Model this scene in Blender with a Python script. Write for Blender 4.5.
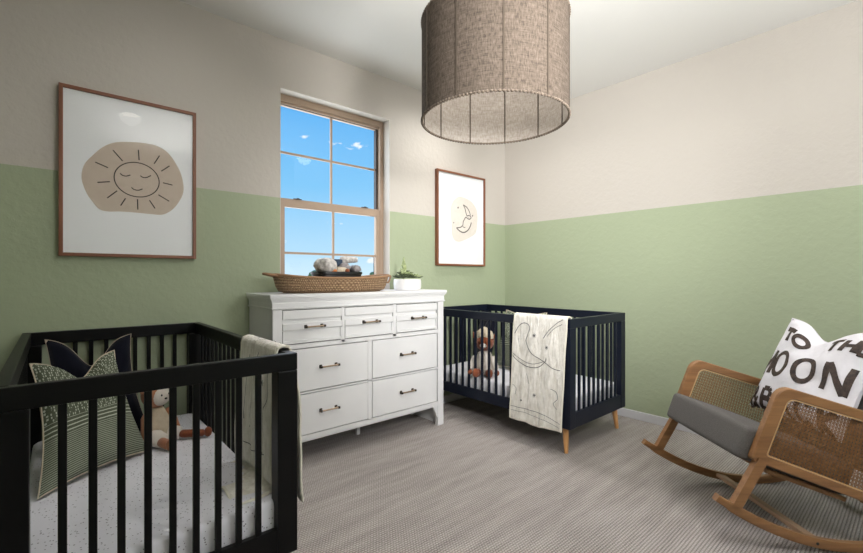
import bpy, bmesh, math, random
from mathutils import Vector, Matrix, noise
random.seed(7)
SC = bpy.context.scene
for o in list(bpy.data.objects): bpy.data.objects.remove(o)
COL = SC.collection

# ---------------------------------------------------------------- camera
F_PX = 430.2
TH = math.atan(376.5 / F_PX)            # heading, from +Y towards +X
EYE = Vector((0, 0, 1.14))
cd = bpy.data.cameras.new('camera'); cam = bpy.data.objects.new('camera', cd); COL.objects.link(cam)
cd.sensor_width = 36; cd.lens = F_PX / 863 * 36; cd.clip_start = .02; cd.clip_end = 2000
cam.location = EYE; cam.rotation_euler = (math.pi/2, 0, -TH)
SC.camera = cam
SC.view_settings.view_transform = 'Standard'; SC.view_settings.look = 'None'
SC.view_settings.gamma = 1; SC.view_settings.use_curve_mapping = False
SC.view_settings.exposure = 0.5

# ---------------------------------------------------------------- node helpers
class NT:
    def __init__(s, nt): s.nt = nt; s.n = nt.nodes; s.l = nt.links
    def add(s, t, **k):
        n = s.n.new(t)
        for a, b in k.items(): setattr(n, a, b)
        return n
    def link(s, a, b): s.l.new(a, b)
    def setin(s, sock, v):
        if isinstance(v, bpy.types.NodeSocket): s.link(v, sock)
        else: sock.default_value = v
    def m(s, op, a, b=None, c=None):
        n = s.add('ShaderNodeMath', operation=op); s.setin(n.inputs[0], a)
        if b is not None: s.setin(n.inputs[1], b)
        if c is not None: s.setin(n.inputs[2], c)
        return n.outputs[0]
    def mix(s, f, a, b, bt='MIX'):
        n = s.add('ShaderNodeMix', data_type='RGBA', blend_type=bt)
        s.setin(n.inputs[0], f); s.setin(n.inputs[6], a); s.setin(n.inputs[7], b)
        return n.outputs[2]
    def ramp(s, f, stops):
        n = s.add('ShaderNodeValToRGB'); e = n.color_ramp.elements
        while len(e) < len(stops): e.new(.5)
        for i, (p, c) in enumerate(stops): e[i].position = p; e[i].color = c
        s.link(f, n.inputs[0]); return n.outputs[0]
    def noise(s, vec, scale, detail=2, rough=.5, out=0):
        n = s.add('ShaderNodeTexNoise'); n.inputs['Scale'].default_value = scale
        n.inputs['Detail'].default_value = detail; n.inputs['Roughness'].default_value = rough
        s.link(vec, n.inputs['Vector']); return n.outputs[out]
    def mapping(s, vec, sc=(1,1,1), rot=(0,0,0)):
        n = s.add('ShaderNodeMapping'); n.inputs['Scale'].default_value = sc; n.inputs['Rotation'].default_value = rot
        s.link(vec, n.inputs['Vector']); return n.outputs[0]
def srgb(r, g, b):
    f = lambda c: (c/12.92 if c <= .04045 else ((c+.055)/1.055)**2.4)
    return (f(r/255), f(g/255), f(b/255), 1)

# ---------------------------------------------------------------- world: blue sky with small clouds
w = bpy.data.worlds.new('sky'); SC.world = w; w.use_nodes = True
t = NT(w.node_tree); t.n.clear()
tc = t.add('ShaderNodeTexCoord'); sep = t.add('ShaderNodeSeparateXYZ'); t.link(tc.outputs['Generated'], sep.inputs[0])
sky = t.ramp(sep.outputs['Z'], [(0.0, srgb(205,232,246)), (.06, srgb(176,218,245)), (.2, srgb(128,196,242)), (.42, srgb(76,164,234)), (1, srgb(45,120,210))])
mp = t.mapping(tc.outputs['Generated'], (1, 1, 2.2))
cn = t.noise(mp, 9.0, 6, .55); cn2 = t.noise(mp, 3.1, 2, .5)
cm = t.m('MULTIPLY', t.m('ADD', cn, t.m('MULTIPLY', cn2, .6)), 1.0)
low = t.m('MULTIPLY', t.m('SUBTRACT', .35, sep.outputs['Z']), .12)
cf = t.ramp(t.m('ADD', cm, low), [(.965, (0,0,0,1)), (1.06, (1,1,1,1))])
skc = t.mix(t.m('MULTIPLY', cf, .8), sky, (.95, .97, 1, 1))
bg = t.add('ShaderNodeBackground'); t.link(skc, bg.inputs[0]); bg.inputs[1].default_value = .80
wo = t.add('ShaderNodeOutputWorld'); t.link(bg.outputs[0], wo.inputs[0])

# ---------------------------------------------------------------- large lights
def area(name, loc, rot, sx, sy, power, col=(1, 1, 1), spread=math.pi):
    l = bpy.data.lights.new(name, 'AREA'); l.shape = 'RECTANGLE'; l.size = sx; l.size_y = sy; l.energy = power; l.color = col
    l.spread = spread
    o = bpy.data.objects.new(name, l); COL.objects.link(o); o.location = loc; o.rotation_euler = rot; return o
R90 = math.pi/2
# unseen fill light, added in front of the back wall behind the camera
area('back_fill_light', (2.2, -1.18, 1.75), (R90, 0, math.radians(-13)), 1.2, .9, 13, (1, .985, .97), math.radians(130))
# unseen fill light added beside the camera, bounced off the ceiling
area('ceiling_bounce_fill', (.75, -.35, 1.75), (math.radians(180-34), 0, math.radians(-50)), .5, .5, 36, (1, .98, .96), math.radians(110))
sl_ = bpy.data.lights.new('corner_fill_spot', 'SPOT'); sl_.energy = 240; sl_.spot_size = math.radians(74); sl_.spot_blend = 1.0; sl_.shadow_soft_size = .22; sl_.color = (1, .985, .97)  # unseen fill spot, added to brighten the far corner
so_ = bpy.data.objects.new('corner_fill_spot', sl_); COL.objects.link(so_); so_.location = (.75, -.35, 1.85)
so_.rotation_euler = (Vector((3.05, 2.70, 1.60))-so_.location).to_track_quat('-Z', 'Y').to_euler()
# daylight through the window in the picture
area('front_window_daylight', (1.59, 3.1, 1.72), (-R90, 0, 0), .85, 1.3, 9, (.93, .97, 1))

# ---------------------------------------------------------------- materials
MATS = {}
def mat(name, color, rough=.6, metal=0, spec=.5, var=None, var_scale=20, bump=None, bump_scale=100, coat=0, sheen=0):
    if name in MATS: return MATS[name]
    m = bpy.data.materials.new(name); m.use_nodes = True; t = NT(m.node_tree)
    b = t.n['Principled BSDF']; b.inputs['Roughness'].default_value = rough; b.inputs['Metallic'].default_value = metal
    b.inputs['Specular IOR Level'].default_value = spec
    b.inputs['Coat Weight'].default_value = coat; b.inputs['Sheen Weight'].default_value = sheen
    tc = t.add('ShaderNodeTexCoord')
    if var:
        nf = t.noise(tc.outputs['Object'], var_scale, 3, .6)
        t.link(t.mix(t.ramp(nf, [(.3, (0,0,0,1)), (.7, (1,1,1,1))]), color, var), b.inputs['Base Color'])
    else: b.inputs['Base Color'].default_value = color
    if bump:
        bn = t.add('ShaderNodeBump'); bn.inputs['Strength'].default_value = bump; bn.inputs['Distance'].default_value = .004
        t.link(t.noise(tc.outputs['Object'], bump_scale, 3, .6), bn.inputs['Height']); t.link(bn.outputs[0], b.inputs['Normal'])
    MATS[name] = m; return m
def newmat(name):
    m = bpy.data.materials.new(name); m.use_nodes = True; t = NT(m.node_tree); return m, t, t.n['Principled BSDF'], t.add('ShaderNodeTexCoord')

BEIGE = srgb(195,189,181); GREEN = srgb(163,173,145)
def wall_material(two_tone=True):
    m, t, b, tc = newmat('orange_peel_wall' if two_tone else 'plain_wall')
    g = t.add('ShaderNodeNewGeometry'); sp = t.add('ShaderNodeSeparateXYZ'); t.link(g.outputs['Position'], sp.inputs[0])
    f = t.m('GREATER_THAN', sp.outputs['Z'], 1.669)
    if two_tone: t.link(t.mix(f, GREEN, BEIGE), b.inputs['Base Color'])
    else: b.inputs['Base Color'].default_value = BEIGE
    b.inputs['Roughness'].default_value = .55; b.inputs['Specular IOR Level'].default_value = .35
    n1 = t.noise(g.outputs['Position'], 26, 3, .55); n2 = t.noise(g.outputs['Position'], 9, 2, .5)
    h = t.m('ADD', t.m('MULTIPLY', t.ramp(n1, [(.42, (0,0,0,1)), (.6, (1,1,1,1))]), .8), t.m('MULTIPLY', n2, .1))
    bn = t.add('ShaderNodeBump'); bn.inputs['Strength'].default_value = .22; bn.inputs['Distance'].default_value = .0035
    t.link(h, bn.inputs['Height']); t.link(bn.outputs[0], b.inputs['Normal']); return m
M_wall = wall_material()
M_ceil = mat('ceiling_paint', srgb(226,225,222), .8, bump=.25, bump_scale=30)
M_reveal = mat('reveal_paint', srgb(205,199,190), .6, bump=.2, bump_scale=30)

def carpet_material():
    m, t, b, tc = newmat('loop_carpet'); g = t.add('ShaderNodeNewGeometry'); P = g.outputs['Position']
    wob = t.noise(t.mapping(P, (3, 3, 3)), 1.2, 2)
    sp = t.add('ShaderNodeSeparateXYZ'); t.link(P, sp.inputs[0])
    y = t.m('ADD', sp.outputs['Y'], t.m('MULTIPLY', wob, .006))
    rows = t.m('ABSOLUTE', t.m('SINE', t.m('MULTIPLY', y, math.pi/.0125)))
    rowid = t.m('FLOOR', t.m('DIVIDE', y, .0125))
    x = t.m('ADD', sp.outputs['X'], t.m('MULTIPLY', rowid, .0061))
    loops = t.m('ABSOLUTE', t.m('SINE', t.m('MULTIPLY', x, math.pi/.0145)))
    h = t.m('MULTIPLY', t.m('POWER', rows, .6), t.m('ADD', .45, t.m('MULTIPLY', loops, .55)))
    fine = t.noise(P, 170, 3, .7); streak = t.noise(t.mapping(P, (2.2, 16, 1)), 1.0, 3, .6); big = t.noise(P, 1.6, 2)
    f = t.m('ADD', t.m('MULTIPLY', h, .34), t.m('ADD', t.m('MULTIPLY', fine, .54), t.m('ADD', t.m('MULTIPLY', streak, .26), t.m('MULTIPLY', big, .1))))
    c = t.ramp(f, [(.40, srgb(98,92,88)), (.64, srgb(162,155,151)), (.94, srgb(218,211,207))])
    t.link(c, b.inputs['Base Color']); b.inputs['Roughness'].default_value = .95; b.inputs['Specular IOR Level'].default_value = .1
    bn = t.add('ShaderNodeBump'); bn.inputs['Strength'].default_value = .7; bn.inputs['Distance'].default_value = .005
    t.link(t.m('ADD', h, t.m('MULTIPLY', fine, .5)), bn.inputs['Height']); t.link(bn.outputs[0], b.inputs['Normal']); return m
M_carpet = carpet_material()

def wood_material(name, c1, c2, axis='X', scale=1.0, rough=.42):
    m, t, b, tc = newmat(name)
    sc = {'X': (2, 40, 40), 'Y': (40, 2, 40), 'Z': (40, 40, 2)}[axis]
    n = t.noise(t.mapping(tc.outputs['Object'], tuple(s*scale for s in sc)), 1.0, 4, .6)
    t.link(t.ramp(n, [(.3, c1), (.7, c2)]), b.inputs['Base Color']); b.inputs['Roughness'].default_value = rough
    bn = t.add('ShaderNodeBump'); bn.inputs['Strength'].default_value = .15; bn.inputs['Distance'].default_value = .001
    t.link(n, bn.inputs['Height']); t.link(bn.outputs[0], b.inputs['Normal']); return m
M_oakX = wood_material('oak_x', srgb(124,87,55), srgb(158,115,75), 'X')
M_oakY = wood_material('oak_y', srgb(166,110,60), srgb(192,136,84), 'Y')
M_oakpale = wood_material('oak_pale', srgb(150,118,92), srgb(178,146,118), 'Y')
M_leg = wood_material('crib_leg_oak', srgb(196,142,88), srgb(216,164,110), 'Z', .6)
M_walnutX = wood_material('frame_wood_x', srgb(112,66,42), srgb(140,88,60), 'X')
M_walnutZ = wood_material('frame_wood_z', srgb(112,66,42), srgb(140,88,60), 'Z')
M_cribL = mat('crib_paint_shaded', srgb(9,9,10), .38, spec=.22)  # same paint as the far crib, darkened in colour for the weaker light
M_cribR = mat('crib_navy_paint', srgb(15,21,36), .38, spec=.28)
M_dress = mat('dresser_white_paint', srgb(228,228,229), .42, var=srgb(221,221,222), var_scale=3)
M_pull = mat('brushed_bronze', srgb(160,140,118), .35, metal=.9)
M_pulld = mat('dark_bronze', srgb(58,50,44), .4, metal=.7)
M_base = mat('baseboard_white', srgb(206,206,210), .45)
M_vinyl = mat('tan_vinyl', srgb(166,144,124), .45)
M_vinyld = mat('dark_gasket', srgb(52,44,40), .6)
M_paper = mat('art_paper', srgb(240,242,245), .6, coat=.0)
M_blobA = mat('blob_beige', srgb(205,190,176), .7, var=srgb(199,183,168), var_scale=30)
M_blobB = mat('blob_pale', srgb(226,219,211), .7, var=srgb(218,210,201), var_scale=30)
M_ink = mat('ink', srgb(52,44,40), .7)
M_inkt = mat('ink_thread', srgb(84,84,86), .8)
M_cloudgrey = mat('foam_white', srgb(232,232,238), .8, var=srgb(222,222,230), var_scale=12)

def glass_material():
    m = bpy.data.materials.new('clear_glass'); m.use_nodes = True; t = NT(m.node_tree); t.n.clear()
    tr = t.add('ShaderNodeBsdfTransparent'); gl = t.add('ShaderNodeBsdfGlossy'); gl.inputs['Roughness'].default_value = .02
    fr = t.add('ShaderNodeFresnel'); fr.inputs[0].default_value = 1.45; mx = t.add('ShaderNodeMixShader')
    ge = t.add('ShaderNodeNewGeometry')
    t.link(t.m('MULTIPLY', fr.outputs[0], t.m('SUBTRACT', 1.0, ge.outputs['Backfacing'])), mx.inputs[0]); t.link(tr.outputs[0], mx.inputs[1]); t.link(gl.outputs[0], mx.inputs[2])
    o = t.add('ShaderNodeOutputMaterial'); t.link(mx.outputs[0], o.inputs[0]); return m
M_glass = glass_material()

def emit(name, c, s):
    m = bpy.data.materials.new(name); m.use_nodes = True; b = m.node_tree.nodes['Principled BSDF']
    b.inputs['Base Color'].default_value = c; b.inputs['Emission Color'].default_value = c; b.inputs['Emission Strength'].default_value = s; return m
M_bulb = emit('bulb_glow', (1, .93, .82, 1), 5)
M_can = emit('can_lens', (1, .96, .9, 1), 6)

def burlap(name, c1, c2, alpha=None):
    m, t, b, tc = newmat(name)
    uv = tc.outputs['UV']
    wv = t.noise(t.mapping(uv, (420, 18, 1)), 1.0, 3, .6); wh = t.noise(t.mapping(uv, (26, 330, 1)), 1.0, 3, .6)
    n = t.noise(t.mapping(uv, (60, 30, 1)), 1.0, 3, .6)
    f = t.m('ADD', t.m('MULTIPLY', wv, .42), t.m('ADD', t.m('MULTIPLY', wh, .42), t.m('MULTIPLY', n, .2)))
    t.link(t.ramp(f, [(.4, c1), (.62, c2)]), b.inputs['Base Color']); b.inputs['Roughness'].default_value = .95
    b.inputs['Specular IOR Level'].default_value = .1
    bn = t.add('ShaderNodeBump'); bn.inputs['Strength'].default_value = .5; bn.inputs['Distance'].default_value = .002
    t.link(f, bn.inputs['Height']); t.link(bn.outputs[0], b.inputs['Normal']); return m
M_shade = burlap('burlap', srgb(62,54,48), srgb(112,101,91))
M_liner = burlap('shade_lining', srgb(140,132,124), srgb(184,177,170))
M_seam = mat('seam_dark', srgb(74,64,54), .95)
M_bead = mat('bead_trim', srgb(66,56,48), .9, var=srgb(140,126,112), var_scale=160)

def sage_material():
    m, t, b, tc = newmat('sage_pattern'); uv = tc.outputs['UV']
    s = t.add('ShaderNodeSeparateXYZ'); t.link(uv, s.inputs[0]); U = s.outputs['X']; V = s.outputs['Y']
    # pairs of short white dashes in staggered columns
    vv = t.m('MULTIPLY', V, 40); row = t.m('FLOOR', vv); fv = t.m('FRACT', vv)
    uu = t.m('ADD', t.m('MULTIPLY', U, 17), t.m('MULTIPLY', t.m('MODULO', t.m('FLOOR', t.m('DIVIDE', row, 2)), 2), .5)); fu = t.m('FRACT', uu)
    jit = t.noise(uv, 22, 2)
    du = t.m('ABSOLUTE', t.m('SUBTRACT', t.m('ABSOLUTE', t.m('SUBTRACT', fu, .5)), .17))
    a = t.m('LESS_THAN', du, .085)
    bb = t.m('LESS_THAN', t.m('ABSOLUTE', t.m('SUBTRACT', fv, .5)), .33)
    dash = t.m('MULTIPLY', t.m('MULTIPLY', a, bb), t.m('GREATER_THAN', jit, .42))
    # horizontal stripes below
    st = t.m('GREATER_THAN', t.m('SINE', t.m('ADD', t.m('MULTIPLY', V, 400), t.m('MULTIPLY', t.noise(uv, 7, 2), 2.0))), .25)
    st2 = t.m('GREATER_THAN', t.m('SINE', t.m('MULTIPLY', V, 190)), .62)
    lowz = t.m('LESS_THAN', V, .47); lowb = t.m('LESS_THAN', V, .36)
    stripes = t.m('ADD', t.m('MULTIPLY', lowb, t.m('MULTIPLY', st, .6)), t.m('MULTIPLY', t.m('SUBTRACT', lowz, lowb), st2))
    f = t.m('ADD', stripes, t.m('MULTIPLY', t.m('SUBTRACT', 1, lowz), dash))
    base = t.mix(t.noise(t.mapping(uv, (8, 60, 1)), 3, 3), srgb(70,76,62), srgb(104,110,92))
    t.link(t.mix(f, base, srgb(186,192,176)), b.inputs['Base Color']); b.inputs['Roughness'].default_value = .95; b.inputs['Specular IOR Level'].default_value = .1
    bn = t.add('ShaderNodeBump'); bn.inputs['Strength'].default_value = .4; bn.inputs['Distance'].default_value = .002
    t.link(t.m('ADD', f, t.noise(uv, 120, 2)), bn.inputs['Height']); t.link(bn.outputs[0], b.inputs['Normal']); return m
M_sage = sage_material()
M_cream = mat('cream_linen', srgb(206,194,174), .95, spec=.1, var=srgb(190,176,154), var_scale=40, bump=.4, bump_scale=400)
M_navyf = mat('navy_velvet', srgb(14,16,28), .9, spec=.1, sheen=.15, bump=.3, bump_scale=300)
M_chairp = mat('white_canvas', srgb(228,226,232), .9, spec=.1, var=srgb(216,214,220), var_scale=14, bump=.5, bump_scale=60)
M_letter = mat('letter_bronze', srgb(34,26,24), .7, var=srgb(78,62,54), var_scale=60)
M_spline = mat('cane_spline_pale', srgb(206,170,122), .5)
M_grey = mat('grey_tweed', srgb(110,107,105), .95, spec=.1, var=srgb(94,91,89), var_scale=260, bump=.5, bump_scale=500)
M_cane = mat('cane_strand', srgb(150,108,66), .55, var=srgb(112,76,44), var_scale=80)
M_seagrass = None
def basket_material():
    m, t, b, tc = newmat('seagrass_weave'); uv = tc.outputs['UV']
    s = t.add('ShaderNodeSeparateXYZ'); t.link(uv, s.inputs[0])
    v = t.m('MULTIPLY', s.outputs['Y'], 8); row = t.m('FLOOR', v)
    u = t.m('ADD', t.m('MULTIPLY', s.outputs['X'], 140), t.m('MULTIPLY', t.m('MODULO', row, 2), .5))
    h = t.m('MULTIPLY', t.m('ABSOLUTE', t.m('SINE', t.m('MULTIPLY', u, math.pi))), t.m('ABSOLUTE', t.m('SINE', t.m('MULTIPLY', v, math.pi))))
    f = t.m('ADD', t.m('MULTIPLY', h, .4), t.m('MULTIPLY', t.noise(t.mapping(uv, (130, 12, 1)), 1, 3), .75))
    t.link(t.ramp(f, [(.25, srgb(88,66,46)), (.55, srgb(150,120,90)), (.85, srgb(196,168,134))]), b.inputs['Base Color']); b.inputs['Roughness'].default_value = .8
    bn = t.add('ShaderNodeBump'); bn.inputs['Strength'].default_value = .8; bn.inputs['Distance'].default_value = .006
    t.link(h, bn.inputs['Height']); t.link(bn.outputs[0], b.inputs['Normal']); return m
M_seagrass = basket_material()
def sheet_material():
    m, t, b, tc = newmat('speckled_sheet')
    v = t.add('ShaderNodeTexVoronoi'); v.inputs['Scale'].default_value = 84; t.link(tc.outputs['Object'], v.inputs['Vector'])
    f = t.m('LESS_THAN', v.outputs['Distance'], .21)
    keep = t.m('GREATER_THAN', t.noise(tc.outputs['Object'], 30, 2), .45)
    t.link(t.mix(t.m('MULTIPLY', f, keep), srgb(226,226,234), srgb(140,137,146)), b.inputs['Base Color'])
    b.inputs['Roughness'].default_value = .9; b.inputs['Specular IOR Level'].default_value = .1
    bn = t.add('ShaderNodeBump'); bn.inputs['Strength'].default_value = .5; bn.inputs['Distance'].default_value = .01
    t.link(t.noise(t.mapping(tc.outputs['Object'], (3, 9, 3)), 1.6, 2), bn.inputs['Height']); t.link(bn.outputs[0], b.inputs['Normal']); return m
M_sheet = sheet_material()
def quilt_material():
    m, t, b, tc = newmat('quilt_muslin'); P = tc.outputs['Object']
    n = t.noise(t.mapping(P, (55, 55, 14)), 1.0, 4, .6); c = t.noise(P, 20, 3, .6)
    t.link(t.ramp(t.m('ADD', t.m('MULTIPLY', n, .6), t.m('MULTIPLY', c, .4)), [(.36, srgb(212,207,197)), (.62, srgb(242,239,232))]), b.inputs['Base Color'])
    b.inputs['Roughness'].default_value = .95; b.inputs['Specular IOR Level'].default_value = .1
    bn = t.add('ShaderNodeBump'); bn.inputs['Strength'].default_value = .8; bn.inputs['Distance'].default_value = .012
    t.link(n, bn.inputs['Height']); t.link(bn.outputs[0], b.inputs['Normal']); return m
M_quilt = quilt_material()
M_quiltedge = mat('quilt_binding', srgb(224,220,206), .95, spec=.1)
M_plush = mat('russet_plush', srgb(136,78,54), .95, spec=.05, sheen=.3, bump=.5, bump_scale=250)
M_plushl = mat('tan_plush', srgb(176,122,92), .95, spec=.05, sheen=.3, bump=.5, bump_scale=250)
M_plushw = mat('white_plush', srgb(220,214,206), .95, spec=.05, bump=.5, bump_scale=200)
M_black = mat('black_plastic', srgb(18,18,20), .35)
M_orange = mat('orange_fabric', srgb(196,120,66), .9)
M_bluecl = mat('slate_blue_cloth', srgb(52,66,84), .95, bump=.4, bump_scale=80)
M_greycl = mat('grey_knit', srgb(176,172,172), .95, var=srgb(120,114,116), var_scale=45, bump=.6, bump_scale=90)
M_pot = mat('white_ceramic', srgb(230,229,228), .35, bump=.25, bump_scale=60)
M_soil = mat('dark_soil', srgb(52,42,34), .95)
M_leafd = mat('leaf_dark', srgb(62,74,50), .6, var=srgb(92,104,70), var_scale=40)
M_leafl = mat('leaf_light', srgb(150,164,120), .6, var=srgb(178,188,140), var_scale=40)
M_spotcl = mat('mottled_white_cloth', srgb(226,222,216), .95, var=srgb(150,144,142), var_scale=38, bump=.8, bump_scale=70)
M_white = mat('fixture_white', srgb(225,225,225), .5)

# ---------------------------------------------------------------- mesh helpers
class MB:
    def __init__(s): s.bm = bmesh.new(); s.uv = None
    def box(s, x0, x1, y0, y1, z0, z1, bev=0, mtx=None, seg=2):
        r = bmesh.ops.create_cube(s.bm, size=1)
        M = Matrix.Translation(((x0+x1)/2, (y0+y1)/2, (z0+z1)/2)) @ Matrix.Diagonal((x1-x0, y1-y0, z1-z0, 1))
        vs = r['verts']; bmesh.ops.transform(s.bm, matrix=M, verts=vs)
        if bev:
            es = list({e for v in vs for e in v.link_edges})
            rr = bmesh.ops.bevel(s.bm, geom=es, offset=bev, segments=seg, affect='EDGES', profile=.6)
            vs = list({v for f in rr['faces'] for v in f.verts} | {v for v in vs if v.is_valid})
        if mtx is not None: bmesh.ops.transform(s.bm, matrix=mtx, verts=vs)
        return vs
    def loft(s, rings, close=True, cap=True, uv=False):
        """rings: list of lists of points"""
        bm = s.bm; R = [[bm.verts.new(p) for p in r] for r in rings]; n = len(R[0]); fs = []
        if uv and s.uv is None: s.uv = bm.loops.layers.uv.new('UVMap')
        m = n if close else n-1
        for i in range(len(R)-1):
            for j in range(m):
                k = (j+1) % n
                try: f = bm.faces.new((R[i][j], R[i][k], R[i+1][k], R[i+1][j]))
                except ValueError: continue
                if uv:
                    for lp, (a, b) in zip(f.loops, ((j, i), (j+1, i), (j+1, i+1), (j, i+1))):
                        lp[s.uv].uv = (a/m, b/(len(R)-1))
                fs.append(f)
        if cap and close:
            for r in (R[0], R[-1]):
                try: bm.faces.new(r)
                except ValueError: pass
        return R
    def tube(s, pts, r, n=8, cap=True, closed=False):
        pts = [Vector(p) for p in pts]; N = len(pts); rings = []
        rad = r if isinstance(r, (list, tuple)) else [r]*N
        up = Vector((0, 0, 1)); pn = None
        for i, p in enumerate(pts):
            a = pts[(i-1) % N] if (closed or i > 0) else p; b = pts[(i+1) % N] if (closed or i < N-1) else p
            d = (b-a).normalized()
            if pn is None:
                pn = d.cross(up); pn = pn.normalized() if pn.length > 1e-4 else Vector((1, 0, 0))
            pn = (pn - d*pn.dot(d)).normalized(); q = d.cross(pn)
            rings.append([p + (pn*math.cos(2*math.pi*k/n) + q*math.sin(2*math.pi*k/n))*rad[i] for k in range(n)])
        if closed: rings.append(rings[0]); cap = False
        s.loft(rings, True, cap)
        if closed: bmesh.ops.remove_doubles(s.bm, verts=s.bm.verts, dist=1e-6)
    def lathe(s, prof, n=24, c=(0, 0, 0), cap=True, uv=False):
        s.loft([[(c[0]+r*math.cos(2*math.pi*k/n), c[1]+r*math.sin(2*math.pi*k/n), c[2]+z) for k in range(n)] for r, z in prof], True, cap, uv)
    def ell(s, c, r, rot=None, n=16, m=10):
        M = Matrix.Translation(c) @ ((rot or Matrix.Identity(3)).to_4x4()) @ Matrix.Diagonal((*r, 1))
        bmesh.ops.create_uvsphere(s.bm, u_segments=n, v_segments=m, radius=1, matrix=M)
    def prism(s, poly, h0, h1, plane='XZ'):
        def P(a, b, h): return {'XZ': (a, h, b), 'XY': (a, b, h), 'YZ': (h, a, b)}[plane]
        s.loft([[P(a, b, h0) for a, b in poly], [P(a, b, h1) for a, b in poly]])
    def build(s, name, m, parent=None, smooth=False, loc=None):
        bm = s.bm; bmesh.ops.recalc_face_normals(bm, faces=bm.faces)
        me = bpy.data.meshes.new(name); bm.to_mesh(me); bm.free()
        if smooth:
            for p in me.polygons: p.use_smooth = True
            if smooth != 'all': me.set_sharp_from_angle(angle=math.radians(40))
        me.materials.append(m)
        o = bpy.data.objects.new(name, me); COL.objects.link(o)
        if parent: o.parent = parent
        if loc: o.location = loc
        return o
def empty(name, loc=(0, 0, 0), rz=0):
    o = bpy.data.objects.new(name, None); COL.objects.link(o); o.location = loc; o.rotation_euler = (0, 0, rz); o.empty_display_size = .1
    return o
def tag(o, label=None, cat=None, group=None, kind=None):
    if label: o['label'] = label
    if cat: o['category'] = cat
    if group: o['group'] = group
    if kind: o['kind'] = kind
    return o
def part_copy(o, parent, loc=None):
    c = o.copy(); COL.objects.link(c); c.parent = parent
    if loc is not None: c.location = loc
    return c
def setting(o): o['kind'] = 'structure'; return o
def at(px, py, Y):
    """point on the plane y=Y seen at pixel (px,py)"""
    u = (px-431.5)/F_PX; rx = math.sin(TH)+u*math.cos(TH); ry = math.cos(TH)-u*math.sin(TH)
    d = Y/ry; return (rx*d, 1.14-(py-276.5)*d/F_PX)
def catmull(pts, k=6, closed=False):
    out = []; n = len(pts); P = [Vector(p) for p in pts]
    for i in range(n if closed else n-1):
        if closed: a, b, c, d = P[(i-1) % n], P[i], P[(i+1) % n], P[(i+2) % n]
        else: a, b, c, d = P[max(i-1, 0)], P[i], P[i+1], P[min(i+2, n-1)]
        for j in range(k):
            t = j/k; out.append(.5*((2*b)+(c-a)*t+(2*a-5*b+4*c-d)*t*t+(3*b-a-3*c+d)*t**3))
    if not closed: out.append(P[-1])
    return out
def stroke(mb, pts, width, fn, closed=False, sub=True):
    """ribbon along 2-D pts, mapped onto a surface by fn(a,b)->Vector"""
    P = [Vector((p[0], p[1])) for p in pts]
    if sub:
        Q = []
        for i in range(len(P) if closed else len(P)-1):
            a = P[i]; b = P[(i+1) % len(P)]; k = max(1, int((b-a).length/.008))
            Q += [a.lerp(b, j/k) for j in range(k)]
        if not closed: Q.append(P[-1])
        P = Q
    n = len(P); L = []; Rr = []; C = []
    for i in range(n):
        a = P[(i-1) % n] if (closed or i > 0) else P[i]; b = P[(i+1) % n] if (closed or i < n-1) else P[i]
        d = (b-a).normalized(); q = Vector((-d.y, d.x))*width/2
        L.append(mb.bm.verts.new(fn(*(P[i]+q)))); Rr.append(mb.bm.verts.new(fn(*(P[i]-q)))); C.append(mb.bm.verts.new(fn(*P[i])))
    for i in range(n if closed else n-1):
        j = (i+1) % n
        mb.bm.faces.new((L[i], L[j], C[j], C[i])); mb.bm.faces.new((C[i], C[j], Rr[j], Rr[i]))
def arc(cx, cy, rx, ry, a0, a1, n=16):
    return [(cx+rx*math.cos(math.radians(a0+(a1-a0)*i/n)), cy+ry*math.sin(math.radians(a0+(a1-a0)*i/n))) for i in range(n+1)]

# ================================================================ SETTING
XL, XR, YB, YF, H = -.9, 3.5, -1.3, 2.845, 2.74
WX0, WX1, WZ0, WZ1 = 1.138, 2.040, .905, 2.412
def wall_with_hole(name, axis, pos, thick, a0, a1, hole=None, m=M_wall):
    mb = MB(); lo, hi = min(pos, pos+thick), max(pos, pos+thick)
    def bx(u0, u1, z0, z1):
        if axis == 'Y': mb.box(u0, u1, lo, hi, z0, z1)
        else: mb.box(lo, hi, u0, u1, z0, z1)
    if hole:
        h0, h1, z0, z1 = hole
        bx(a0, h0, 0, H); bx(h1, a1, 0, H); bx(h0, h1, 0, z0); bx(h0, h1, z1, H)
    else: bx(a0, a1, 0, H)
    return setting(mb.build(name, m))
wall_with_hole('wall_front', 'Y', YF, .16, XL, XR, (WX0, WX1, WZ0, WZ1))
wall_with_hole('wall_right', 'X', XR, .12, YB, YF+.16)
wall_with_hole('wall_left', 'X', XL, -.12, YB, YF+.16)
wall_with_hole('wall_back', 'Y', YB, -.12, XL-.12, XR+.12, (1.55, 2.85, 1.2, 2.3))  # opening cut for the made-up back window
mb = MB(); mb.box(XL-.1, XR+.1, YB-.1, YF+.15, -.1, 0); setting(mb.build('floor', M_carpet))
mb = MB(); mb.box(XL-.1, XR+.1, YB-.1, YF+.15, H, H+.1); setting(mb.build('ceiling', M_ceil))
def baseboard(name, x0, x1, y0, y1):
    mb = MB(); mb.box(x0, x1, y0, y1, 0, .066, .004); setting(mb.build(name, M_base))
baseboard('baseboard_front', XL, XR, YF-.014, YF)
baseboard('baseboard_right', XR-.014, XR, YB, YF-.014)
baseboard('baseboard_left', XL, XL+.014, YB, YF-.014)
baseboard('baseboard_back', XL+.014, XR-.014, YB, YB+.014)

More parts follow.
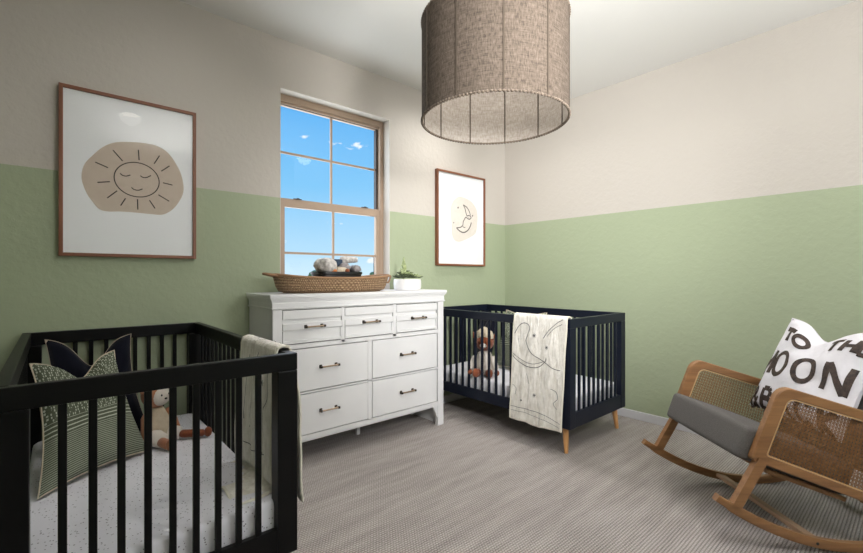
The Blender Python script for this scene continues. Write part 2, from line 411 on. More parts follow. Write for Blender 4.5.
# window in the front wall
win = setting(empty('window_1', ((WX0+WX1)/2, YF+.11, WZ0)))
def wpart(name, mb, m, smooth=False):
    o = mb.build(name, m, win); o.matrix_parent_inverse = Matrix.Translation(-win.location); return o
FY0, FY1 = YF+.085, YF+.155
mb = MB()                                          # outer frame
mb.box(WX0, WX0+.035, FY0, FY1, WZ0, WZ1, .003); mb.box(WX1-.035, WX1, FY0, FY1, WZ0, WZ1, .003)
mb.box(WX0+.034, WX1-.034, FY0, FY1, WZ1-.05, WZ1, .002); mb.box(WX0+.034, WX1-.034, FY0, FY1, WZ0, WZ0+.04, .002)
mb.box(WX0+.02, WX1-.02, FY0+.012, FY0+.02, WZ1-.066, WZ1-.05, .002)
wpart('window_frame', mb, M_vinyl)
def sash(y0, y1, z0, z1, st, rt, rb, x0, x1, name):
    mb = MB(); mb.box(x0, x0+st, y0, y1, z0, z1, .003); mb.box(x1-st, x1, y0, y1, z0, z1, .003)
    mb.box(x0+st-.001, x1-st+.001, y0, y1, z1-rt, z1, .002); mb.box(x0+st-.001, x1-st+.001, y0, y1, z0, z0+rb, .002)
    s = wpart(name, mb, M_vinyl)
    ym = (y0+y1)/2
    g = MB(); xm = (x0+x1)/2; zm = (z0+rb+z1-rt)/2
    g.box(xm-.008, xm+.008, ym-.006, ym+.006, z0+rb, z1-rt); g.box(x0+st, x1-st, ym-.005, ym+.005, zm-.008, zm+.008)
    gr = g.build('muntin', M_vinyl, s)
    p = MB(); p.box(x0+st-.004, x1-st+.004, ym+.008, ym+.012, z0+rb-.004, z1-rt+.004); p.build('pane', M_glass, s)
    return s
su = sash(FY0+.04, FY0+.065, 1.66, WZ1-.05, .016, .016, .03, WX0+.03, WX1-.03, 'upper_sash')
sl = sash(FY0+.006, FY0+.036, WZ0+.03, 1.688, .04, .06, .05, WX0+.03, WX1-.03, 'lower_sash')
mb = MB()
for x in (1.30, 1.86): mb.box(x-.03, x+.03, FY0-.002, FY0+.012, 1.688, 1.693, .002); mb.box(x-.008, x+.012, FY0-.005, FY0+.004, 1.690, 1.697, .002)
o = mb.build('sash_lock', M_pulld, sl)
mb = MB(); mb.box(WX1-.05, WX1-.035, FY0+.036, FY0+.07, 1.69, WZ1-.05); mb.box(WX0+.04, WX1-.04, FY0+.036, FY0+.06, WZ1-.062, WZ1-.05)
wpart('gasket', mb, M_vinyld)
mb = MB(); mb.box(WX0, WX1, YF-.0, FY0, WZ0, WZ0+.012, .003); setting(mb.build('trim_1', M_reveal))
# drywall returns of the reveal, white corner bead
mb = MB()
mb.box(WX0, WX0+.003, YF-.001, FY0, WZ0+.012, WZ1); mb.box(WX1-.003, WX1, YF-.001, FY0, WZ0+.012, WZ1); mb.box(WX0, WX1, YF-.001, FY0, WZ1-.003, WZ1)
setting(mb.build('trim_2', M_reveal))
# made-up window behind the camera, added to go with the back fill light
wb = setting(empty('added_back_window', (2.2, YB-.06, 1.2)))
mb = MB(); x0, x1, z0, z1 = 1.55, 2.85, 1.2, 2.3; y0, y1 = YB-.09, YB-.04
mb.box(x0, x0+.04, y0, y1, z0, z1); mb.box(x1-.04, x1, y0, y1, z0, z1); mb.box(x0, x1, y0, y1, z1-.04, z1); mb.box(x0, x1, y0, y1, z0, z0+.04); mb.box(2.18, 2.22, y0, y1, z0, z1)
o = mb.build('window_frame', M_vinyl, wb); o.matrix_parent_inverse = Matrix.Translation(-wb.location)
mb = MB(); mb.box(x0+.03, x1-.03, YB-.068, YB-.064, z0+.03, z1-.03); o = mb.build('pane', M_glass, wb); o.matrix_parent_inverse = Matrix.Translation(-wb.location)

# ================================================================ OUTSIDE
mb = MB(); mb.box(-300, 400, 8, 700, -3.2, -3.0); setting(mb.build('trim_3', mat('dry_ground', srgb(150,150,120), .95)))
bpy.data.objects['trim_3'].name = 'ground'
def tree(x, y, h, seed, label):
    r = empty('distant_tree', (x, y, -3.0)); rnd = random.Random(seed)
    mb = MB(); mb.tube([(0, 0, 0), (.1, 0, h*.35), (0, .1, h*.6)], [.25, .2, .12], 8); mb.build('trunk', mat('bark', srgb(90,74,58), .9), r, True)
    mb = MB()
    for i in range(16):
        a = rnd.uniform(0, 6.28); d = rnd.uniform(0, h*.22); z = h*rnd.uniform(.45, .85)
        mb.ell((d*math.cos(a), d*math.sin(a), z), (h*.14, h*.14, h*.12), n=10, m=7)
    for v in mb.bm.verts: v.co += Vector(noise.noise_vector(v.co*1.3))*h*.05
    mb.build('crown', mat('tree_leaves', srgb(116,138,84), .9, var=srgb(150,168,108), var_scale=2), r, True)
    tag(r, label, 'tree', 'trees beyond the window')
tree(22, 45, 5.1, 1, 'small green tree far outside the window, above the left end of the basket')
tree(42.5, 63, 5.3, 3, 'small green tree far outside the window, at its right edge above the basket')
r = empty('utility_pole', (34.5, 52, -3)); mb = MB(); mb.tube([(0, 0, 0), (0, 0, 7.2)], [.06, .05], 8); mb.build('pole', M_vinyld, r)
mb = MB(); mb.box(-.3, .3, -.05, .05, 6.9, 7.0); mb.build('cross_arm', M_vinyld, r); tag(r, 'thin grey utility pole far outside the window', 'pole')

# ================================================================ CEILING FIXTURES
def can_light(x, y, label, power):
    r = empty('recessed_light', (x, y, H))
    mb = MB(); mb.lathe([(.095, 0), (.095, -.006), (.075, -.009), (.070, -.003), (.070, 0)], 32); mb.build('trim_ring', M_white, r, True)
    mb = MB(); mb.lathe([(.0695, -.0035), (.001, -.0045)], 32, cap=False); mb.build('lens', M_can, r)
    tag(r, label, 'ceiling light', 'recessed ceiling lights')
    l = bpy.data.lights.new('can_lamp', 'SPOT'); l.energy = power; l.spot_size = math.radians(165); l.spot_blend = 1.0; l.shadow_soft_size = .09; l.color = (1, .97, .94)
    lo = bpy.data.objects.new('can_lamp', l); COL.objects.link(lo); lo.parent = r; lo.location = (0, 0, -.02)
can_light(.56, .48, 'round white recessed ceiling light mirrored in the sun print', 9)
can_light(2.50, .55, 'round white recessed ceiling light above the rocking chair', 28)
can_light(.60, 2.15, 'round white recessed ceiling light above the left crib', 4)
can_light(2.50, 2.30, 'round white recessed ceiling light behind the drum lamp, above the far crib', 46)
r = empty('ceiling_vent', (.14, .40, H)); mb = MB()
mb.box(-.15, .15, -.08, -.065, -.01, 0); mb.box(-.15, .15, .065, .08, -.01, 0); mb.box(-.15, -.135, -.08, .08, -.01, 0); mb.box(.135, .15, -.08, .08, -.01, 0); mb.build('frame', M_white, r)
mb = MB()
for i in range(14): mb.box(-.128+i*.0195, -.120+i*.0195, -.065, .065, -.008, -.001)
mb.build('louver', M_white, r); tag(r, 'white rectangular ceiling vent with narrow louvers', 'vent')

# ================================================================ PENDANT LAMP
LX, LY = 0, 0
d0 = 2.1; u0 = (494.0-431.5)/F_PX
LX = d0*(math.sin(TH)+u0*math.cos(TH)); LY = d0*(math.cos(TH)-u0*math.sin(TH))
pend = empty('pendant_lamp', (LX, LY, H)); tag(pend, 'large round burlap drum pendant lamp hanging from the ceiling', 'lamp')
RZ0, RZ1, RR = 1.897-H, 2.372-H, .353
N = 96
def cyl(r, z0, z1, name, m):
    mb = MB(); mb.loft([[(r*math.cos(2*math.pi*k/N), r*math.sin(2*math.pi*k/N), z0+(z1-z0)*i/6) for k in range(N)] for i in range(7)], True, False, True)
    o = mb.build(name, m, pend, True); return o
cyl(RR, RZ0, RZ1, 'lamp_shade', M_shade)
cyl(RR-.006, RZ0+.002, RZ1-.002, 'shade_lining', M_liner)
NS = 11; toC = math.atan2(-LY, -LX)
for k in range(NS):
    a = toC + math.radians(6.3) + 2*math.pi*k/NS
    mb = MB()
    for rr, wd in ((RR+.0015, .0035), (RR-.0075, .003)):
        c = Vector((rr*math.cos(a), rr*math.sin(a), 0)); q = Vector((-math.sin(a), math.cos(a), 0))*wd; n_ = Vector((math.cos(a), math.sin(a), 0))*.0015
        mb.loft([[c+q+n_+Vector((0, 0, z)), c-q+n_+Vector((0, 0, z)), c-q-n_+Vector((0, 0, z)), c+q-n_+Vector((0, 0, z))] for z in (RZ0, RZ1)])
    mb.build('seam', M_seam, pend)
for z in (RZ0, RZ1):
    mb = MB()
    NB = 130 if z == RZ0 else 120
    for k in range(NB):
        a = 2*math.pi*k/NB; mb.ell(((RR-.002)*math.cos(a), (RR-.002)*math.sin(a), z), (.0078, .0078, .0070), n=6, m=4)
    mb.tube([((RR-.003)*math.cos(2*math.pi*k/64), (RR-.003)*math.sin(2*math.pi*k/64), z+.002) for k in range(64)], .0042, 6, closed=True)
    mb.build('beaded_trim', M_bead, pend, True)
mb = MB()
for k in range(3):
    a = 2*math.pi*k/3+.4; mb.tube([(.02*math.cos(a), .02*math.sin(a), RZ1-.02), ((RR-.008)*math.cos(a), (RR-.008)*math.sin(a), RZ1-.005)], .003, 6)
mb.tube([(.02*math.cos(a), .02*math.sin(a), RZ1-.02) for a in [i*math.pi/8 for i in range(16)]], .003, 6, closed=True)
mb.build('spider', M_pulld, pend)
mb = MB(); mb.tube([(0, 0, -.02), (0, 0, RZ1-.06)], .004, 8); mb.build('cord', M_black, pend)
mb = MB(); mb.lathe([(.06, 0), (.06, -.018), (.05, -.025), (.01, -.028)], 32); mb.build('canopy', M_pulld, pend, True)
mb = MB(); mb.lathe([(.018, RZ1-.03), (.02, RZ1-.07), (.018, RZ1-.10)], 16); mb.build('socket', M_black, pend, True)
mb = MB(); mb.lathe([(.012, RZ1-.10), (.02, RZ1-.125), (.03, RZ1-.155), (.027, RZ1-.18), (.01, RZ1-.195)], 20); mb.build('bulb', M_bulb, pend, 'all')
l = bpy.data.lights.new('pendant_bulb', 'POINT'); l.energy = 2.2; l.color = (1, .94, .86); l.shadow_soft_size = .035
lo = bpy.data.objects.new('pendant_bulb', l); COL.objects.link(lo); lo.parent = pend; lo.location = (0, 0, RZ1-.24)

# ================================================================ PICTURES
def picture(x0, x1, z0, z1, name, label):
    Y1 = YF-.001; Y0 = YF-.036; fw = .017
    r = empty(name, ((x0+x1)/2, Y1, z0)); ox, oz = (x0+x1)/2, z0
    mb = MB(); mb.box(x0-ox, x0-ox+fw, Y0-Y1, 0, 0, z1-z0, .0015); mb.build('frame_stile', M_walnutZ, r); mb = MB(); mb.box(x1-ox-fw, x1-ox, Y0-Y1, 0, 0, z1-z0, .0015); mb.build('frame_stile', M_walnutZ, r)
    mb = MB(); mb.box(x0-ox+fw, x1-ox-fw, Y0-Y1, 0, z1-z0-fw, z1-z0, .0015); mb.build('frame_rail', M_walnutX, r); mb = MB(); mb.box(x0-ox+fw, x1-ox-fw, Y0-Y1, 0, 0, fw, .0015); mb.build('frame_rail', M_walnutX, r)
    mb = MB(); mb.box(x0-ox+fw, x1-ox-fw, -.022, -.004, fw, z1-z0-fw); pp = mb.build('art_print', M_paper, r)
    mb = MB(); mb.box(x0-ox+fw, x1-ox-fw, -.030, -.028, fw, z1-z0-fw); mb.build('glass', M_glass, r)
    tag(r, label, 'picture')
    return r, pp, ox, oz, Y1
def shape_on(pp, poly, ox, oz, yoff, name, m):
    mb = MB(); vs = [mb.bm.verts.new((x-ox, yoff, z-oz)) for x, z in poly]; mb.bm.faces.new(vs)
    o = mb.build(name, m, pp); return o
YA = YF-.022
r, pp, ox, oz, Y1 = picture(.013, .624, 1.243, 2.100, 'framed_sun_print', 'framed print of a sleeping sun face with rays on white')
blob = [(81.5,178),(84,165),(92,156),(103,147),(115,142.5),(130,142),(146,143.5),(158,146.5),(168,153),(176,164),(181.5,176),(183.5,190),(180,200),(173,209),(163,214.5),(150,214),(135,212.5),(120,211.5),(108,211.5),(99,209),(92,201),(86,192)]
shape_on(pp, [tuple(v) for v in catmull([at(a, b, YA) for a, b in blob], 4, True)], ox, oz, -.0225, 'sun_blob', M_blobA)
z5 = lambda a, b: at(90+a/5.527, 130+b/5.527, YA)
mb = MB(); fn = lambda a, b: Vector((a-ox, -.0235, b-oz))
cl = z5(133, 262); cr = z5(382, 288); ct = z5(247, 179); cb = z5(272, 371)
cx, cz = (cl[0]+cr[0])/2, (ct[1]+cb[1])/2; rx, rz = (cr[0]-cl[0])/2, (ct[1]-cb[1])/2
stroke(mb, [p for p in arc(cx, cz, rx, rz, 0, 360, 48)][:-1], .0052, fn, True, False)
for a in (((127,112),(180,172)),((267,110),(271,167)),((384,142),(354,187)),((439,199),(394,228)),((403,292),(456,305)),((377,358),(437,394)),((328,388),(359,434)),((262,382),(264,440)),((196,378),(169,418)),((150,336),(95,376)),((110,286),(41,290)),((100,209),(29,178))):
    stroke(mb, [z5(*a[0]), z5(*a[1])], .0055, fn)
for a in (((166,240),(180,251),(200,255),(223,249)),((278,253),(292,262),(312,263),(336,252)),((229,318),(245,330),(268,333),(290,326))):
    stroke(mb, catmull([z5(*p) for p in a], 5), .0052, fn)
mb.build('sun_drawing', M_ink, pp)
r, pp, ox, oz, Y1 = picture(2.528, 3.157, 1.238, 2.092, 'framed_moon_print', 'framed print of a sleepy crescent moon on a pale blob')
z6 = lambda a, b: at(440+a/9.22, 190+b/9.22, YA)
blob = [(95,190),(112,115),(165,65),(220,70),(290,110),(335,180),(345,250),(340,330),(325,400),(270,440),(180,478),(130,460),(108,400),(103,300)]
shape_on(pp, [tuple(v) for v in catmull([z6(a, b) for a, b in blob], 4, True)], ox, oz, -.0225, 'moon_blob', M_blobB)
mb = MB(); fn = lambda a, b: Vector((a-ox, -.0235, b-oz))
for s, wd in ((((213,138),(245,160),(268,198),(279,235)), .009), (((213,138),(228,170),(236,205),(247,238),(262,236),(279,243),(284,258),(268,270),(250,262),(236,252),(214,290),(208,325),(185,345),(150,348)), .009), (((150,348),(180,378),(215,392),(252,375),(275,340),(287,300)), .011), (((208,332),(218,346),(232,344)), .007)):
    stroke(mb, catmull([z6(*p) for p in s], 5), wd, fn)
for c, rr in (((165,163), 9), ((298,238), 8), ((125,302), 6), ((262,256), 3)):
    for k in range(3):
        q = math.pi*k/3; stroke(mb, [z6(c[0]-rr*math.cos(q)*.8, c[1]-rr*math.sin(q)), z6(c[0]+rr*math.cos(q)*.8, c[1]+rr*math.sin(q))], .005, fn)
mb.build('moon_drawing', mat('grey_ink', srgb(92,86,84), .8), pp)

# ================================================================ CRIBS  (local: x 0..W across, y 0..L along, y=0 is the end nearest the camera)
W, L, CT = .766, 1.37, .870
RH, RB0, RB1 = .060, .170, .268
def crib(name, x, y, m, label):
    r = empty(name, (x, y, 0)); tag(r, label, 'crib', None)
    P = .062
    for i, (a, b) in enumerate(((0, 0), (W-.070, 0), (0, L-P), (W-.070, L-P))):
        mb = MB(); mb.box(a, a+.070, b, b+P, RB0, CT-RH, .004); mb.build('corner_post', m, r)
    for yy in (0, L-.028):
        mb = MB(); mb.box(0, W, yy, yy+.028, CT-RH, CT, .004)
        mb.build('end_top_rail', m, r)
        mb = MB(); mb.box(.07, W-.07, yy+.002, yy+.026, RB0, RB1, .004); mb.build('end_bottom_rail', m, r)
        # flat stiles of the end panel
    for xx in (0, W-.032):
        mb = MB(); mb.box(xx, xx+.032, .028, L-.028, CT-RH, CT, .004); mb.build('side_top_rail', m, r)
        mb = MB(); mb.box(xx+.004, xx+.028, P, L-P, RB0+.02, RB1, .004); mb.build('side_bottom_rail', m, r)
    # end spindles
    mb = MB(); mb.box(-.0095, .0095, -.007, .007, RB1-.004, CT-RH+.004, .003); s0 = mb.build('spindle', m, r); first = True
    n = 9; pit = (W-.07*2)/(n+1)
    for yy in (.014, L-.014):
        for k in range(n):
            p = (.07+pit*(k+1), yy, 0)
            if first: s0.location = p; first = False
            else: part_copy(s0, r, p)
    mb = MB(); mb.box(-.007, .007, -.0095, .0095, RB1-.004, CT-RH+.004, .003); s1 = mb.build('spindle', m, r); first = True
    n = 17; pit = (L-2*P)/(n+1)
    for xx in (.016, W-.016):
        for k in range(n):
            p = (xx, P+pit*(k+1), 0)
            if first: s1.location = p; first = False
            else: part_copy(s1, r, p)
    mb = MB()
    for k in range(8): mb.box(.03, W-.03, .10+k*.155, .15+k*.155, .205, .217)
    mb.box(.03, .055, .03, L-.03, .19, .205); mb.box(W-.055, W-.03, .03, L-.03, .19, .205)
    mb.build('mattress_support', m, r)
    for a, b, dx, dy in ((.055, .065, -.012, -.012), (W-.055, .065, .03, -.012), (.055, L-.065, -.012, .0), (W-.055, L-.065, .03, .0)):
        mb = MB(); mb.tube([(a, b, RB0+.022), (a+dx*.5, b+dy*.5, .09), (a+dx, b+dy, .002)], [.021, .018, .0125], 16); mb.build('leg', M_leg, r, True)
    return r
CLX, CLY = -.118, 1.462
CRX, CRY = 2.437, 1.462
crib('crib', CLX, CLY, M_cribL, 'dark wooden crib in the left foreground, slatted on all sides')
crib('crib', CRX, CRY, M_cribR, 'dark navy wooden crib on tapered oak legs in the far corner')
def mattress(x, y, m, label, name, sag=0):
    mb = MB(); a, b = W-.076, L-.066; nx, ny = 24, 40
    # rounded rectangle loft
    def ring(inset, z):
        rr = .05; pts = []
        for cx_, cy_, a0 in ((a-rr, rr, -90), (a-rr, b-rr, 0), (rr, b-rr, 90), (rr, rr, 180)):
            for k in range(7):
                q = math.radians(a0+15*k); pts.append((cx_+(rr-inset)*math.cos(q), cy_+(rr-inset)*math.sin(q), z))
        return pts
    prof = [(.02, 0), (.006, .006), (0, .02), (0, .115), (.004, .128), (.014, .135), (.022, .137)]
    mb.loft([ring(i, z) for i, z in prof], True, True)
    o = mb.build(name, m, None, True, (x+.038, y+.033, .2175)); tag(o, label, 'mattress'); return o
mattress(CLX, CLY, M_sheet, 'mattress with a speckled white fitted sheet in the left dark crib', 'crib_mattress')
mattress(CRX, CRY, M_cloudgrey, 'plain white mattress inside the far navy crib', 'crib_mattress')

# ================================================================ PILLOWS
def pillow(name, BL, BR, TL, TR, T, chop, m_front, m_back, label, flip=1, piping=None, n=28, wr=.006, seed=0, sidecurve=.03, pr=.003):
    BL, BR, TL, TR = map(Vector, (BL, BR, TL, TR))
    ctr = (BL+BR+TL+TR)/4; base = Vector((ctr.x, ctr.y, min(BL.z, BR.z)))
    nrm = ((BR-BL)+(TR-TL)).cross((TL-BL)+(TR-BR)).normalized()*flip
    upv = ((TL-BL)+(TR-BR)).normalized(); hx = ((BR-BL)+(TR-TL)).normalized()
    def S(s, t, side, off=0):          # s,t in [-1,1]
        a, b = (s+1)/2, (t+1)/2
        # edges bow slightly inwards between corners
        p = (BL*(1-a)+BR*a)*(1-b)+(TL*(1-a)+TR*a)*b
        p = p - hx*s*(sidecurve*(1-t*t)) - upv*t*(sidecurve*.7*(1-s*s))
        p = p - upv*chop*math.exp(-(s/.42)**2)*max(0, (t+.2)/1.2)**1.5
        q = max(0, (1-s*s)*(1-t*t)); th = T*(q**.42)
        th *= 1-.45*math.exp(-(s/.3)**2)*max(0, t)*(1 if chop > 0 else 0)
        w_ = noise.noise(Vector((s*2.3+seed, t*2.3, side*3)))*wr*2*min(1, q*4) + noise.noise(Vector((s*6+seed, t*2.6, side*5+9)))*wr*min(1, q*4)
        return p + nrm*side*(th+w_+off) - base
    root = empty(name, base); tag(root, label, 'pillow')
    for side, nm, m in ((1, 'front_cover', m_front), (-1, 'back_cover', m_back)):
        mb = MB(); mb.loft([[S(-1+2*i/n, -1+2*j/n, side) for i in range(n+1)] for j in range(n+1)], False, False, True)
        o = mb.build(nm, m, root, 'all')
    mb = MB(); k = 24; ed = [(-1+2*i/k, -1) for i in range(k)]+[(1, -1+2*i/k) for i in range(k)]+[(1-2*i/k, 1) for i in range(k)]+[(-1, 1-2*i/k) for i in range(k)]
    mb.tube([S(a, b, 1) for a, b in ed], pr, 6, closed=True); mb.build('piping', piping or m_back, root, True)
    return root, S
zL = .3545
pillow('throw_pillow', (-.045, 2.03, zL+.012), (.315, 2.27, zL+.012), (-.075, 2.33, .795), (.205, 2.46, .80), .075, .085, M_sage, M_cream,
       'sage green pillow with white dashes and stripes, in the left dark crib', flip=1, seed=1)
pillow('throw_pillow', (-.04, 2.52, zL+.012), (.36, 2.50, zL+.012), (-.035, 2.62, .855), (.285, 2.60, .855), .06, .12, M_navyf, M_cream,
       'navy blue pillow with cream piping, behind the sage pillow in the left crib', flip=1, seed=5, pr=.0018)
pillow('throw_pillow', (2.86, 2.46, zL+.012), (2.86, 2.00, zL+.012), (3.02, 2.44, .845), (3.02, 2.02, .845), .06, .05, M_sage, M_cream,
       'sage green pillow behind the draped blanket in the far navy crib', flip=1, seed=8)
pillow('throw_pillow', (2.97, 2.76, zL+.012), (2.85, 2.48, zL+.012), (3.06, 2.77, .82), (2.98, 2.50, .82), .05, .05, M_navyf, M_navyf,
       'plain navy pillow behind the russet plush toy in the far crib', flip=1, seed=11)

# ================================================================ BLANKETS draped over the crib rails
def blanket(name, xr0, xr1, ya, yb, z_out, z_in, out_sign, label, seed, foot=0, folds=2.0, skew=0):
    """cloth folded over a rail running along y; outside face towards out_sign*x"""
    xo = (xr0 if out_sign < 0 else xr1) + out_sign*.012; xi = (xr1 if out_sign < 0 else xr0) - out_sign*.010
    zt = CT+.012
    prof = [(xo+out_sign*.004, z_out)]
    k = 14
    prof += [(xo+out_sign*.004*(1-i/k), z_out+(zt-.015-z_out)*i/k) for i in range(1, k+1)]
    prof += [(xo-out_sign*.006, zt-.003), ((xo+xi)/2, zt+.002), (xi+out_sign*.006, zt-.003)]
    prof += [(xi, zt-.015+(z_in-zt+.015)*i/10) for i in range(0, 11)]
    if foot: prof += [(xi-out_sign*foot*.35, z_in-.012), (xi-out_sign*foot, z_in-.016)]
    base = Vector(((xr0+xr1)/2, (ya+yb)/2, z_in if foot else z_out))
    cum = [0]
    for i in range(1, len(prof)): cum.append(cum[-1]+math.dist(prof[i], prof[i-1]))
    tot = cum[-1]; wid = abs(yb-ya)
    def S(a, b, off=0):               # a: along the rail (0..wid), b: arclength from the outer hem
        b = min(max(b, 0), tot); i = 0
        while i < len(cum)-2 and cum[i+1] < b: i += 1
        f = (b-cum[i])/max(1e-6, cum[i+1]-cum[i]); x = prof[i][0]*(1-f)+prof[i+1][0]*f; z = prof[i][1]*(1-f)+prof[i+1][1]*f
        dx, dz = prof[i+1][0]-prof[i][0], prof[i+1][1]-prof[i][1]; l = math.hypot(dx, dz); nx, nz = (-dz/l, dx/l)
        if nx*out_sign < 0 and i < k: nx, nz = -nx, -nz
        elif i >= k and out_sign < 0 and False: pass
        sgn = 1 if ((nx*out_sign > 0) or (i >= k)) else -1
        if i >= k:                     # make the normal point away from the rail
            cx_, cz_ = (xr0+xr1)/2, CT-.03
            if nx*(x-cx_)+nz*(z-cz_) < 0: nx, nz = -nx, -nz
        hang = max(0, (zt-.03-z))
        amp = min(.012 if not foot else .026, hang*.10)
        wv = (noise.noise(Vector((a*9*folds/2+seed, z*1.4, seed)))*1.0 + noise.noise(Vector((a*26+seed, z*7, seed+4)))*.35)
        e = max(0, wv*amp+amp*.6)
        yy = ya+(yb-ya)*(a/wid) + noise.noise(Vector((z*4+seed, a*2, 7)))*.008*min(1, hang*6) + skew*hang*(1 if i < k else 0)
        zz = z + (noise.noise(Vector((a*7+seed, 3, 1)))*.012+noise.noise(Vector((a*19+seed, 3, 1)))*.005 if (i < 6) else 0)*max(0, 1-b/.15)
        if foot and i < k: e += .026*min(1, max(0, zt-.02-z)/.16)*(.8+.2*math.sin(z*9))
        return Vector((x+nx*(e+off), yy, zz+nz*(e+off))) - base
    root = empty(name, base); tag(root, label, 'blanket', None)
    mb = MB(); na, nb = 36, 90
    mb.loft([[S(wid*i/na, tot*j/nb) for i in range(na+1)] for j in range(nb+1)], False, False)
    o = mb.build('quilt', M_quilt, root, 'all')
    md = o.modifiers.new('thick', 'SOLIDIFY'); md.thickness = .007; md.offset = -.6 if False else 0
    mb = MB(); ring = [(wid*i/30, 0) for i in range(30)]+[(wid, tot*i/60) for i in range(60)]+[(wid-wid*i/30, tot) for i in range(30)]+[(0, tot-tot*i/60) for i in range(60)]
    mb.tube([S(*p) for p in ring], .0055, 6, closed=True); mb.build('binding', M_quiltedge, root, True)
    return root, S, wid, tot
def quilt_marks(root, S, wid, lines, stars, seed=0, dots=()):
    mb = MB(); fn = lambda a, b: S(a, b, .0062)
    for pts, wd in lines: stroke(mb, catmull(pts, 6), wd, fn)
    for (a, b), rr in stars:
        for k in range(4):
            q = math.pi*k/4; stroke(mb, [(a-rr*math.cos(q), b-rr*math.sin(q)), (a+rr*math.cos(q), b+rr*math.sin(q))], .0028, fn)
    mb.build('stitched_drawing', M_inkt, root)
# far crib: over the front rail, y 1.50..1.93 ; a=0 at the left (y=1.93)
r, S, wid, tot = blanket('draped_blanket', CRX, CRX+.032, 1.885, 1.478, .150, .50, -1, 'cream quilted blanket with moon drawing draped over the far navy crib', 3, skew=.05)
hs = .72
def q4(x, y): return ((x-68+(y-50)*.055)/207*wid, .73*(1-(y-50-(x-68)*.1)/430))
def Q4(*p): return [q4(*a) for a in p]
lines = [(Q4((72,130),(90,98),(115,88),(135,105),(128,135),(120,165),(145,210),(190,238),(225,262),(250,268)), .0042),
         (Q4((62,222),(85,245),(125,262),(165,262),(195,238),(200,225)), .0045), (Q4((62,210),(95,236),(145,250),(190,238)), .003),
         (Q4((190,148),(210,118),(240,90),(262,78)), .004), (Q4((205,140),(228,112),(258,95)), .003),
         (Q4((50,428),(110,432),(180,440),(248,470)), .003), (Q4((52,445),(110,448),(180,460),(246,486)), .0022),
         (Q4((215,340),(235,350),(240,375),(225,395),(238,415)), .003), (Q4((60,340),(75,355),(70,380)), .0026), (Q4((120,290),(130,330)), .0022), (Q4((85,150),(88,185)), .0018)]
quilt_marks(r, S, wid, lines, ((q4(155,138), .014), (q4(203,183), .013), (q4(150,373), .014), (q4(98,400), .008)))
# near crib: over the right side rail; outside faces +x
r, S, wid, tot = blanket('draped_blanket', CLX+W-.032, CLX+W, 1.55, 1.93, .29, .385, 1, 'cream quilted blanket hanging over the side rail of the left dark crib', 9, foot=.14, folds=3.2)
zi = tot-.14
lines = [(((.02,zi-.45),(.06,zi-.38),(.05,zi-.30),(.10,zi-.22),(.09,zi-.12)), .004), (((.16,zi-.46),(.2,zi-.36),(.18,zi-.25),(.24,zi-.15)), .004), (((.05,zi-.52),(.12,zi-.55),(.2,zi-.50)), .004), (((.26,zi-.44),(.29,zi-.30),(.27,zi-.18)), .004), (((.05,zi-.10),(.15,zi-.08),(.27,zi-.09)), .003),
         (((.08,.3),(.15,.25),(.22,.32)), .004)]
quilt_marks(r, S, wid, lines, (((.12,zi-.35), .014), ((.24,zi-.52), .012), ((.22,.42), .014)))

# ================================================================ PLUSH TOYS
def limb(mb, a, b, ra, rb): mb.tube([Vector(a), Vector(a).lerp(Vector(b), .15), Vector(a).lerp(Vector(b), .5), Vector(a).lerp(Vector(b), .9), Vector(b)], [ra*.5, ra, (ra+rb)/2*1.05, rb, rb*.5], 12)
# plush in the far crib: sits facing the room (-x,-y)
fr = empty('plush_fox', (2.585, 2.31, zL)); fr.rotation_euler = (0, 0, math.radians(215)); fr.scale = (1.15,)*3; tag(fr, 'russet plush animal in a cream hat and top in the far crib', 'stuffed toy')
mb = MB(); mb.lathe([(.02, .0), (.062, .01), (.07, .05), (.060, .11), (.045, .155), (.02, .17)], 20); mb.build('cream_top', M_plushw, fr, 'all')
mb = MB(); mb.ell((.0, 0, .232), (.062, .068, .064), n=20, m=14)
for v in mb.bm.verts:
    if v.co.x > .03: v.co.x += (v.co.x-.03)*.9
mb.build('head', M_plush, fr, 'all')
mb = MB(); mb.ell((.078, 0, .215), (.022, .024, .018), n=12, m=8); mb.build('muzzle', M_plushw, fr, 'all')
mb = MB(); mb.ell((.1, 0, .222), (.007, .009, .006), n=8, m=6)
for s in (-1, 1): mb.ell((.060, s*.030, .243), (.005, .006, .006), n=8, m=6)
mb.build('eyes_and_nose', M_black, fr, 'all')
for s in (-1, 1):
    mb = MB(); mb.loft([[(.0+.008*math.cos(q)+.0*h, s*(.062+h*.02)+(.020*(1-h))*math.sin(q), .255+h*.045) for q in [i*math.pi/5 for i in range(10)]] for h in (0, .35, .7, .97)]); mb.build('ear', M_plush, fr, True)
    mb = MB(); limb(mb, (.02, s*.06, .135), (.06, s*.088, .045), .022, .019); mb.build('arm', M_plushw, fr, 'all')
    mb = MB(); mb.ell((.066, s*.091, .03), (.018, .018, .02), n=12, m=8); mb.build('paw', M_plush, fr, 'all')
    mb = MB(); limb(mb, (.03, s*.035, .028), (.115, s*.045, .028), .026, .024); mb.ell((.118, s*.046, .036), (.018, .023, .03), n=12, m=8); mb.build('leg', M_plush, fr, 'all')
mb = MB(); mb.lathe([(.066, .256), (.065, .275), (.055, .297), (.036, .316), (.014, .330), (.003, .334)], 20, cap=True); mb.build('hat', M_cream, fr, True)
